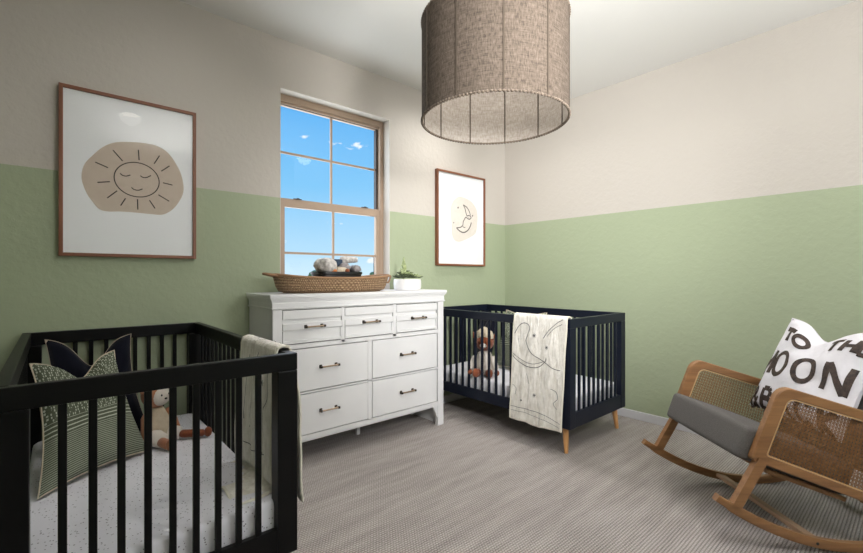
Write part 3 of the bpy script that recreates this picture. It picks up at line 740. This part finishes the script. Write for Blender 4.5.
# doll in the near crib, sitting against the pillow, legs stretched out
dr = empty('plush_doll', (.36, 2.40, zL)); dr.rotation_euler = (0, 0, math.radians(-62)); tag(dr, 'tan plush doll in cream shorts leaning by the sage pillow', 'stuffed toy')
mb = MB(); mb.lathe([(.015, .0), (.055, .01), (.062, .05), (.052, .12), (.03, .165), (.01, .17)], 20); mb.build('body', M_cream, dr, 'all')
mb = MB(); mb.ell((0, 0, .225), (.058, .062, .062), n=20, m=14); mb.build('head', M_plushl, dr, 'all')
mb = MB(); mb.ell((.032, 0, .222), (.036, .044, .046), n=16, m=10); mb.build('face', M_plushw, dr, 'all')
mb = MB(); mb.ell((.068, 0, .214), (.006, .007, .005), n=8, m=6)
for s in (-1, 1): mb.ell((.064, s*.018, .232), (.004, .004, .005), n=8, m=6)
mb.build('eyes_and_nose', M_black, dr, 'all')
for s in (-1, 1):
    mb = MB(); mb.ell((-.005, s*.055, .265), (.012, .022, .026), n=12, m=8); mb.build('ear', M_plushl, dr, 'all')
    mb = MB(); limb(mb, (.01, s*.055, .15), (.045, s*.082, .03), .02, .017); mb.build('arm', M_plushl, dr, 'all')
mb = MB(); limb(mb, (.02, -.03, .04), (.10, -.045, .035), .036, .034); limb(mb, (.02, .03, .04), (.09, .055, .035), .034, .032); mb.build('shorts', M_plushw, dr, 'all')
mb = MB(); limb(mb, (.09, -.045, .03), (.165, -.055, .025), .021, .02); mb.ell((.17, -.056, .03), (.018, .02, .028), n=12, m=8); mb.build('leg', M_plushl, dr, 'all')
mb = MB(); limb(mb, (.08, .055, .03), (.17, .13, .022), .019, .017); mb.ell((.178, .137, .026), (.018, .018, .024), n=12, m=8); mb.build('leg', M_plush, dr, 'all')

# ================================================================ DRESSER
DX0, DX1, DY0, DY1, DT = .932, 2.257, 2.440, 2.829, 1.036
dr = empty('dresser', ((DX0+DX1)/2, (DY0+DY1)/2, 0)); tag(dr, 'white painted seven-drawer dresser with bronze pulls under the window', 'dresser')
dl = dr.location.copy()
def dpart(mb, name, m, parent=None, smooth=False):
    bmesh.ops.translate(mb.bm, verts=mb.bm.verts, vec=-dl); return mb.build(name, m, parent or dr, smooth)
mb = MB()
mb.box(DX0, DX0+.02, DY0+.02, DY1, .0, .985); mb.box(DX1-.02, DX1, DY0+.02, DY1, .0, .985)
mb.box(DX0, DX1, DY1-.01, DY1, .12, .985); mb.box(DX0+.02, DX1-.02, DY0+.02, DY1, .14, .155)
dpart(mb, 'case', M_dress)
for x0, x1 in ((DX0, 1.0-.012), (2.200, DX1)):
    mb = MB(); mb.box(x0, x1, DY0-.002, DY0+.03, 0, .953, .003)
    # tapered inner side of the foot
    s = 1 if x0 == DX0 else -1; xe = x1 if s > 0 else x0
    mb.prism([(xe, .155), (xe+s*.045, .155), (xe, .06)], DY0+.004, DY0+.028)
    mb.prism([(DY0+.03, .155), (DY0+.10, .155), (DY0+.03, .02)], x0+.003 if s > 0 else x1-.02, x0+.02 if s > 0 else x1-.003, 'YZ')
    dpart(mb, 'front_stile', M_dress)
for x in (DX0, DX1-.045): mb = MB(); mb.box(x, x+.045, DY1-.05, DY1, 0, .2, .003); dpart(mb, 'rear_foot', M_dress)
mb = MB(); mb.box(1.635, 1.66, 2.68, 2.705, 0, .15, .003); dpart(mb, 'centre_foot', M_dress)
mb = MB()
mb.box(DX0+.03, DX1-.03, DY0, DY0+.025, .945, .99); mb.box(DX0+.03, DX1-.03, DY0, DY0+.025, .155, .186)       # top and bottom rails
mb.box(DX0+.05, DX1-.05, DY0, DY0+.02, .712, .737); mb.box(DX0+.05, DX1-.05, DY0, DY0+.02, .437, .447)
mb.box(1.378, 1.396, DY0, DY0+.02, .72, .95); mb.box(1.779, 1.803, DY0, DY0+.02, .72, .95); mb.box(1.573, 1.603, DY0, DY0+.02, .18, .715)
dpart(mb, 'face_frame', M_dress)
mb = MB(); mb.box(DX0+.03, DX1-.03, DY0+.045, DY0+.05, .17, .96); dpart(mb, 'drawer_gap_shade', M_pulld)  # dark sheet behind the fronts, paints the shade in the drawer gaps
mb = MB()
mb.box(DX0-.004, DX1+.004, DY0-.006, DY1, .948, .985, .002); mb.box(DX0-.009, DX1+.009, DY0-.011, DY1, .951, .960, .003)
# cove under the top
for i in range(5):
    e = .004+.013*(i/4)**1.6; z = .985+i*.006; mb.box(DX0-e, DX1+e, DY0-e, DY1, z, z+.0065)
dpart(mb, 'cornice', M_dress)
mb = MB(); mb.box(DX0-.020, DX1+.020, DY0-.020, DY1, 1.016, DT, .003); dpart(mb, 'dresser_top', M_dress)
def drawer(x0, x1, z0, z1, top):
    fr_ = DY0-.003
    mb = MB(); mb.box(x0+.004, x1-.004, DY0+.009 if top else fr_, DY0+.04, z0+.004, z1-.004, .002)
    if top:      # raised bands like two little drawers
        hh = (z1-z0); zb = z0+hh*.38
        mb.box(x0+.003, x1-.003, fr_, DY0+.012, z1-.056, z1-.004, .002)
        mb.box(x0+.003, x1-.003, fr_, DY0+.012, zb+.008, zb+.046, .002)
        mb.box(x0+.004, x1-.004, fr_+.003, DY0+.012, z0+.004, z0+.022, .002)
        mb.box(x0+.003, x0+.012, fr_, DY0+.012, z0+.004, z0+hh*.4, .001); mb.box(x1-.012, x1-.003, fr_, DY0+.012, z0+.004, z0+hh*.4, .001)
    d = dpart(mb, 'drawer', M_dress); cx_ = (x0+x1)/2; cz_ = z0+(z1-z0)*(.49 if top else .53); hw = .052
    h = MB(); yb = fr_-.026
    h.tube([(cx_-hw-.014, yb, cz_), (cx_-hw, yb, cz_), (cx_+hw, yb, cz_), (cx_+hw+.014, yb, cz_)], [.0045, .005, .005, .0045], 10)
    for s in (-1, 1): h.tube([(cx_+s*hw, fr_+.002, cz_), (cx_+s*hw, yb, cz_)], .0045, 8)
    hd = dpart(h, 'handle', M_pull, d, True)
    for s in (-1, 1): k = MB(); k.box(cx_+s*hw-.009, cx_+s*hw+.009, fr_-.005, fr_+.003, cz_-.011, cz_+.011, .003); k.box(cx_+s*(hw+.008)-.006, cx_+s*(hw+.008)+.006, yb-.007, yb+.007, cz_-.007, cz_+.007, .002); dpart(k, 'end_cap', M_pulld, hd)
for x0, x1 in ((.988, 1.378), (1.396, 1.779), (1.803, 2.190)): drawer(x0, x1, .739, .944, True)
for z0, z1 in ((.450, .710), (.188, .436)):
    for x0, x1 in ((.988, 1.573), (1.603, 2.190)): drawer(x0, x1, z0, z1, False)

# ================================================================ THINGS ON THE DRESSER
# seagrass changing basket
BX, BY = 1.420, 2.615
bk = empty('changing_basket', (BX, BY, DT)); tag(bk, 'long shallow woven seagrass basket on the white dresser', 'basket')
def oval(a, b, z, e=2.6, n=64, lift=0):
    pts = []
    for k in range(n):
        q = 2*math.pi*k/n; c, s = math.cos(q), math.sin(q)
        x = a*abs(c)**(2/e)*(1 if c >= 0 else -1); y = b*abs(s)**(2/e)*(1 if s >= 0 else -1)
        pts.append((x, y, z+lift*abs(x/a)**3))
    return pts
mb = MB(); mb.loft([oval(.34, .13, .002), oval(.375, .15, .012), oval(.392, .16, .04, lift=.004), oval(.402, .168, .07, lift=.012), oval(.41, .172, .092, lift=.022)], True, False, True); mb.build('basket_wall', M_seagrass, bk, 'all').modifiers.new('s', 'SOLIDIFY').thickness = .01
mb = MB(); mb.loft([oval(.345, .135, .001), oval(.345, .135, .010)]); mb.build('basket_base', M_seagrass, bk)
mb = MB(); mb.tube(oval(.411, .173, .094, lift=.022), .0075, 8, closed=True); mb.build('rim', mat('rim_rope', srgb(156,120,88), .8, bump=.5, bump_scale=120), bk, True)
rope = MATS['rim_rope']
mb = MB(); mb.tube(catmull([(-.400, -.05, .106), (-.455, -.03, .118), (-.475, 0, .120), (-.455, .03, .118), (-.400, .05, .106)], 6), .008, 8); mb.build('handle', rope, bk, True)
mb = MB(); mb.tube(catmull([(.395, -.055, .105), (.425, -.05, .108), (.445, -.015, .085), (.448, .01, .060), (.437, .03, .07), (.418, .045, .1), (.40, .05, .108)], 6), .007, 8); mb.build('handle', rope, bk, True)
# things in the basket
bx0, bx1 = 1.285, 1.60
tr = empty('storage_tray', (1.44, 2.62, DT+.012)); mb = MB()
mb.loft([oval(.155, .10, 0, 4), oval(.158, .103, .104, 4), oval(.164, .108, .108, 4), oval(.164, .108, .124, 4), oval(.154, .1, .124, 4), oval(.150, .096, .112, 4), oval(.001, .001, .111, 4)], True, True); mb.build('tray_body', M_black, tr, True)
tag(tr, 'black oval tray of rolled baby clothes standing in the seagrass basket', 'tray')
TZ = DT+.012+.113
def rolled(name, c, r_, ln, rz, m, label, core=None, pitch=0):
    o = empty(name, c); o.rotation_euler = (0, pitch, rz); mb = MB(); pts = []
    for j in range(13):
        x = -ln/2+ln*j/12; e = (1-.22*abs(x/(ln/2))**4)*(1+.22*noise.noise(Vector((x*28, c[0]*31, c[1]*17))))
        pts.append([(x, r_*e*math.cos(q)*(1+.38*noise.noise(Vector((x*34, math.cos(q)*2, math.sin(q)*2+c[0]*9)))), r_*e*math.sin(q)+r_) for q in [i*2*math.pi/18 for i in range(18)]])
    mb.loft(pts); mb.build('cloth', m, o, 'all')
    if core:
        mb = MB(); mb.tube([(ln/2-.004, .0+r_*.7*(1-i/26)*math.cos(i*.75), r_+r_*.7*(1-i/26)*math.sin(i*.75)) for i in range(24)], .003, 5); mb.build('spiral_edge', core, o, True)
    tag(o, label, 'cloth'); return o
rolled('rolled_cloth', (1.345, 2.60, TZ), .050, .15, math.radians(100), M_spotcl, 'rolled white cloth at the left end of the black tray', M_greycl)
rolled('rolled_cloth', (1.435, 2.55, TZ), .020, .08, math.radians(10), M_cream, 'small cream cloth roll at the front of the black tray')
o = rolled('rolled_cloth', (1.49, 2.63, TZ), .040, .14, math.radians(75), M_greycl, 'mottled grey knit roll on the right of the black tray', M_plushw)
rolled('rolled_cloth', (1.565, 2.60, TZ), .030, .13, math.radians(80), M_greycl, 'smaller grey knit roll at the right end of the black tray', M_plushw)
mb = MB(); mb.box(-.05, .05, -.035, .035, 0, .044, .010, seg=3); o = mb.build('folded_cloth', M_bluecl, None, True, (1.425, 2.635, TZ+.052)); tag(o, 'folded slate blue cloth on top of the tray', 'cloth')
rolled('rolled_cloth', (1.525, 2.61, TZ+.070), .024, .12, math.radians(-20), M_spotcl, 'white cloth roll lying on the grey knit roll')
mb = MB(); mb.ell((0, 0, .016), (.026, .020, .020), n=12, m=8); o = mb.build('orange_ball', M_orange, None, 'all', (1.372, 2.545, TZ+.0)); tag(o, 'small orange fabric ball between the rolled cloths', 'toy')
mb = MB(); mb.ell((0, 0, .016), (.018, .016, .016), n=12, m=8); o = mb.build('brown_ball', M_plush, None, 'all', (1.47, 2.535, TZ+.0)); tag(o, 'small brown fabric ball in front of the grey rolls', 'toy')
# succulent bowl
pb = empty('succulent_pot', (2.03, 2.60, DT)); tag(pb, 'low white ceramic bowl of succulents on the dresser', 'potted plant')
mb = MB(); mb.lathe([(.085, 0), (.098, .003), (.104, .02), (.106, .05), (.104, .078), (.100, .084), (.094, .082), (.093, .070), (.001, .068)], 48); mb.build('bowl', M_pot, pb, True)
mb = MB(); mb.lathe([(.0935, .066), (.06, .074), (.001, .078)], 32, cap=False); mb.build('soil', M_soil, pb, True)
def rosette(cx_, cy_, cz_, R, n, m, tiers=3, sharp=1.0):
    mb = MB()
    for ti in range(tiers):
        rr = R*(1-.27*ti); el = math.radians(18+26*ti)
        for k in range(n-ti):
            a = 2*math.pi*(k+.5*ti)/(n-ti)+ti
            d = Vector((math.cos(a)*math.cos(el), math.sin(a)*math.cos(el), math.sin(el))); sd = Vector((-math.sin(a), math.cos(a), 0)); up = sd.cross(d)*-1
            c = Vector((cx_, cy_, cz_))
            rings = [[c+d*rr*f+sd*rr*w_*math.cos(q)+up*rr*w_*.4*math.sin(q) for q in [i*math.pi/3 for i in range(6)]] for f, w_ in ((0, .10), (.35, .2*sharp), (.7, .2*sharp), (.92, .09), (1.0, .01))]
            mb.loft(rings)
    return mb
for i, (x, y, R, n, m, nm) in enumerate(((-.062, -.03, .040, 8, M_leafd, 'succulent'), (.03, -.055, .040, 8, M_leafl, 'succulent'), (.065, .0, .040, 8, M_leafd, 'succulent'), (-.01, -.068, .030, 7, M_leafd, 'succulent'), (.0, .03, .048, 9, M_leafd, 'succulent'), (-.06, .035, .036, 7, M_leafd, 'succulent'), (.055, .055, .034, 7, M_leafd, 'succulent'), (.075, -.045, .026, 7, M_leafd, 'succulent'), (-.03, -.035, .035, 7, M_leafl, 'succulent'))):
    rosette(x, y, .094+(.022 if i in (4, 8) else 0), R*1.5, n, m, sharp=1.25).build(nm, m, pb, True)
mb = MB()
for k in range(34):
    a = random.uniform(0, 6.28); z = .085+.16*k/34; rr = .026*(1-k/40); c = Vector((-.035, .0, z)); rr *= 2.1; d = Vector((math.cos(a)*.7, math.sin(a)*.7, .75)).normalized()
    mb.tube([c, c+d*rr*.6, c+d*rr], [.006, .0085, .001], 5)
mb.tube([(-.035, 0, .075), (-.035, 0, .255)], [.004, .0015], 6)
mb.build('tall_stem', M_leafl, pb, True)

# ================================================================ ROCKING CHAIR  (local: x forward, y towards the camera side)
ch = empty('rocking_chair', (2.560, .521, 0), math.atan2(.656, -.755)); tag(ch, 'oak rocking chair with cane arms and grey seat cushion', 'chair')
def runner_z(u): return .020+(u+.205)**2/1.80
def runner(ys):
    rings = []
    for i in range(41):
        u = -.86+1.27*i/40; z = runner_z(u); sl = math.atan(2*(u+.205)/1.80); nx, nz = -math.sin(sl), math.cos(sl)
        hh = .019*(1 if 1 < i < 39 else .75); ww = .014
        rings.append([(u+nx*hh*sz, ys+ww*sy, z+nz*hh*sz) for sz, sy in ((1, -.8), (1, .8), (.7, 1), (-.7, 1), (-1, .8), (-1, -.8), (-.7, -1), (.7, -1))])
    mb = MB(); mb.loft(rings); return mb.build('rocker', M_oakX, ch, True)
YS = .290
def rounded(poly, rad, n=7):
    out = []; N_ = len(poly)
    for i in range(N_):
        p = Vector(poly[i]); a = (Vector(poly[i-1])-p).normalized(); b = (Vector(poly[(i+1) % N_])-p).normalized(); ang = a.angle(b); r_ = rad[i]
        t_ = r_/math.tan(ang/2); c = p+(a+b).normalized()*(r_/math.sin(ang/2)); p0 = p+a*t_; p1 = p+b*t_
        a0 = math.atan2(p0.y-c.y, p0.x-c.x); a1 = math.atan2(p1.y-c.y, p1.x-c.x); d = (a1-a0+math.pi) % (2*math.pi)-math.pi
        out += [(c.x+r_*math.cos(a0+d*k/n), c.y+r_*math.sin(a0+d*k/n)) for k in range(n+1)]
    return out
OUT = [(.266, .384), (.146, .692), (-.375, .532), (-.315, .166)]
def inset(poly, ds):
    N_ = len(poly); lines = []
    cx_ = sum(p[0] for p in poly)/N_; cy_ = sum(p[1] for p in poly)/N_
    for i in range(N_):
        a = Vector(poly[i]); b = Vector(poly[(i+1) % N_]); d = (b-a).normalized(); nn = Vector((-d.y, d.x))
        if nn.dot(Vector((cx_, cy_))-a) < 0: nn = -nn
        lines.append((a+nn*ds[i], d))
    res = []
    for i in range(N_):
        a, d = lines[i-1]; b, e = lines[i]; t_ = ((b-a).x*e.y-(b-a).y*e.x)/(d.x*e.y-d.y*e.x); res.append(tuple(a+d*t_))
    return res
INN = inset(OUT, [.052, .040, .045, .036])
ro = rounded(OUT, [.016, .062, .05, .03]); ri = rounded(INN, [.012, .034, .03, .02])
for ys in (YS, -YS):
    runner(ys*1.03)
    T2 = .016
    mb = MB(); n_ = len(ro)
    def ring3(poly, y): return [(a, y, b) for a, b in poly]
    # outline ring cross-section: outer(front) -> outer(back) -> inner(back) -> inner(front)
    e1 = rounded(inset(OUT, [.004]*4), [.013, .058, .046, .027]); i1 = rounded(inset(INN, [-.004]*4), [.014, .037, .033, .023])
    loops = [ring3(ro, ys-T2+.004), ring3(ro, ys+T2-.004), ring3(e1, ys+T2), ring3(i1, ys+T2), ring3(ri, ys+T2-.004), ring3(ri, ys-T2+.004), ring3(i1, ys-T2), ring3(e1, ys-T2)]
    mb.loft(loops+[loops[0]], True, False); bmesh.ops.remove_doubles(mb.bm, verts=mb.bm.verts, dist=1e-6)
    fr_ = mb.build('arm_frame', M_oakX, ch, True)
    # cane webbing: strands both ways plus diagonals
    B = inset(OUT, [.036, .026, .03, .024]); c0, c1, c2, c3 = map(Vector, (B[0], B[1], B[2], B[3]))   # front-bottom, front-top, back-top, back-bottom
    def Q(s, t_): return (c0*(1-s)+c3*s)*(1-t_)+(c1*(1-s)+c2*s)*t_
    Lc = ((c3-c0).length+(c2-c1).length)/2; Hc = ((c1-c0).length+(c2-c3).length)/2
    mb = MB()
    def strip(p, q, wd, y0, th=.0005):
        P_, Q_ = Q(*p), Q(*q); d = (Q_-P_); 
        if d.length < .004: return
        d.normalize(); nn = Vector((-d.y, d.x))*wd/2
        a = [P_+nn, P_-nn, Q_-nn, Q_+nn]; vs = [mb.bm.verts.new((v.x, y0-th, v.y)) for v in a]+[mb.bm.verts.new((v.x, y0+th, v.y)) for v in a]
        for f in ((0,1,2,3), (7,6,5,4), (0,4,5,1), (1,5,6,2), (2,6,7,3), (3,7,4,0)): mb.bm.faces.new([vs[i] for i in f])
    pc = .0145; ns, nt_ = int(Lc/pc), int(Hc/pc)
    for i in range(1, ns):
        for dd in (-.16, .16): strip(((i+dd)/ns, 0), ((i+dd)/ns, 1), .0019, ys+.0004)
    for j in range(1, nt_):
        for dd in (-.16, .16): strip((0, (j+dd)/nt_), (1, (j+dd)/nt_), .0019, ys-.0004)
    for k in range(-nt_, ns):            # diagonals
        i0, j0 = (k+.5, 0) if k+.5 >= 0 else (0, -(k+.5)); ln = min(ns-i0, nt_-j0)
        if ln > 0:
            strip((i0/ns, j0/nt_), ((i0+ln)/ns, (j0+ln)/nt_), .0013, ys+.0012)
            strip((i0/ns, 1-j0/nt_), ((i0+ln)/ns, 1-(j0+ln)/nt_), .0013, ys-.0012)
    mb.build('cane_webbing', M_cane, fr_)
    mb = MB()
    for sy in (-1, 1): mb.tube([(a, ys+sy*.010, b) for a, b in rounded(inset(INN, [.003]*4), [.012, .034, .03, .02])], .0032, 6, closed=True)
    mb.build('cane_spline', M_spline, fr_, True)
    mb = MB()
    M_ = lambda a, b: None
    def post(u0_, z0_, u1_, z1_, wd):
        d = Vector((u1_-u0_, z1_-z0_)).normalized(); nn = Vector((-d.y, d.x))*wd/2; mbp = MB(); y0, y1 = ys*1.03-.014, ys*1.03+.014
        poly = [(u0_+nn.x, z0_+nn.y), (u0_-nn.x, z0_-nn.y), (u1_-nn.x, z1_-nn.y), (u1_+nn.x, z1_+nn.y)]
        mbp.prism(poly, y0, y1); return mbp
    post(.222, .385, .334, runner_z(.334)+.004, .040).build('leg', M_oakX, ch)
    post(-.255, .195, -.315, runner_z(-.315)+.004, .040).build('leg', M_oakX, ch)
    mb = MB(); u_ = .0; mb.tube([(u_, ys*1.03+math.copysign(.0135, ys), runner_z(u_)), (u_, ys*1.03+math.copysign(.0155, ys), runner_z(u_))], .006, 12); mb.build('screw', M_black, ch)
for u_ in (-.005, -.50):
    mb = MB(); sl = math.atan(2*(u_+.205)/1.80); M_ = Matrix.Translation((u_, 0, runner_z(u_)+.004)) @ Matrix.Rotation(-sl, 4, 'Y')
    mb.box(-.024, .024, -YS, YS, -.009, .009, .003, M_); mb.build('cross_rail', M_oakpale, ch)
# seat base and cushion
tl = math.radians(20)
Ms = Matrix.Translation((.262, 0, .512)) @ Matrix.Rotation(-tl, 4, 'Y')      # local x forward, z up, origin at front top edge
def seatbox(x0, x1, y0, y1, z0, z1, bev=0, seg=3):
    mb = MB(); mb.box(x0, x1, y0, y1, z0, z1, bev, None, seg); return mb
mb = MB(); nx, ny = 22, 26; c_top = []
def cush(a, b, top):
    x = .0-.50*a+ (0 if top else 0); y = -.272+.544*b; q = max(0, (1-(2*a-1)**6)*(1-(2*b-1)**6)); z = (.014*q**.5 if top else -.122); return Ms @ Vector((x, y, z))
mb.box(-.50, 0, -.272, .272, -.138, .0, .024, None, 5)
bmesh.ops.subdivide_edges(mb.bm, edges=[e for e in mb.bm.edges if e.calc_length() > .2], cuts=8, use_grid_fill=True)
for v in mb.bm.verts:
    if v.co.z > -.006: v.co.z += .014*max(0, (1-((v.co.x+.25)/.25)**2))**.5*max(0, (1-(v.co.y/.272)**2))**.5
bmesh.ops.transform(mb.bm, matrix=Ms, verts=mb.bm.verts); mb.build('seat_cushion', M_grey, ch, True)
mb = MB(); mb.box(-.50, -.14, -.273, .273, -.158, -.139, .003, Ms); mb.build('seat_frame', M_oakX, ch)
# low backrest
Mb = Matrix.Translation((-.235, 0, .32)) @ Matrix.Rotation(math.radians(-29), 4, 'Y')
mb = MB(); mb.box(-.075, .0, -.262, .262, 0, .44, .025, Mb, 4); mb.build('back_cushion', M_grey, ch, True)
mb = MB(); 
for y in (-.255, .255): mb.box(-.105, -.077, y-.016, y+.016, -.12, .43, .004, Mb)
for z in (.0, .2, .40): mb.box(-.10, -.08, -.24, .24, z, z+.035, .003, Mb)
mb.build('back_frame', M_oakX, ch)
# lettered pillow
Mc = Matrix.Translation(ch.location) @ Matrix.Rotation(ch.rotation_euler.z, 4, 'Z')
def cw(u, y, z): return Mc @ Vector((u, y, z))
root, S = pillow('lettered_pillow', cw(-.125, -.228, .455), cw(-.145, .262, .44), cw(-.362, -.238, .915), cw(-.372, .262, .905), .088, .085, M_chairp, M_chairp,
       'white cushion lettered in black capitals on the rocking chair', flip=1, seed=21, wr=.008, sidecurve=.022)
def LT(a, b): return S(a/.25, b/.25, 1, .0016)
wd = .026; E = [0]
def put(mb, ch_, cx_, cy_, h, w_):
    Z = lambda pts: [(cx_+p[0]*w_, cy_+p[1]*h) for p in pts]
    G = {'T': [[(-.5, .5), (.5, .5)], [(0, .5), (0, -.5)]], 'N': [[(-.45, -.5), (-.45, .5), (.45, -.5), (.45, .5)]], 'M': [[(-.5, -.5), (-.42, .5), (0, -.35), (.42, .5), (.5, -.5)]],
         'H': [[(-.45, .5), (-.45, -.5)], [(.45, .5), (.45, -.5)], [(-.45, 0), (.45, 0)]], 'E': [[(.4, .5), (-.4, .5), (-.4, -.5), (.4, -.5)], [(-.4, 0), (.3, 0)]], 'A': [[(-.5, -.5), (0, .5), (.5, -.5)], [(-.28, -.12), (.28, -.12)]],
         'B': [[(-.4, -.5), (-.4, .5), (.2, .5), (.4, .36), (.38, .12), (.2, 0), (-.4, 0)], [(.2, 0), (.46, -.12), (.46, -.36), (.22, -.5), (-.4, -.5)]], 'C': [[(.42, .32), (.2, .5), (-.2, .48), (-.45, .2), (-.45, -.2), (-.2, -.48), (.2, -.5), (.42, -.32)]],
         'K': [[(-.4, .5), (-.4, -.5)], [(.42, .5), (-.36, -.02), (.42, -.5)]], 'D': [[(-.4, -.5), (-.4, .5), (.1, .5), (.42, .2), (.42, -.2), (.1, -.5), (-.4, -.5)]]}
    if ch_ == '&': stroke(mb, catmull(Z([(.4, -.5), (-.1, .2), (-.05, .48), (.15, .4), (.1, .15), (-.28, -.15), (-.25, -.45), (0, -.5), (.4, 0)]), 5), wd*.6, LT); return
    if ch_ == 'O': stroke(mb, arc(cx_, cy_, w_*.5, h*.5, 0, 360, 30)[:-1], wd, LT, True); return
    for s in G[ch_]:
        for i in range(len(s)-1): E[0] += 1; stroke(mb, Z([s[i], s[i+1]]), wd, lambda a, b, k=E[0]: S(a/.25, b/.25, 1, .0014+.00012*(k % 9)))
for y, word, xs, h, w_ in ((.150, 'TOTHE', (-.165, -.072, .105, .175, .232), .066, .080), (-.012, 'MOON', (-.222, -.110, .035, .185), .128, .094), (-.205, '&BACK', (-.214, -.128, -.02, .095, .2), .10, .070)):
    for c, x in zip(word, xs):
        mb = MB(); sm_ = y > .1 and x > .05; wd = .019 if sm_ else .026; put(mb, c, x, y, h, .054 if sm_ else w_); mb.build('letter', M_letter, root)
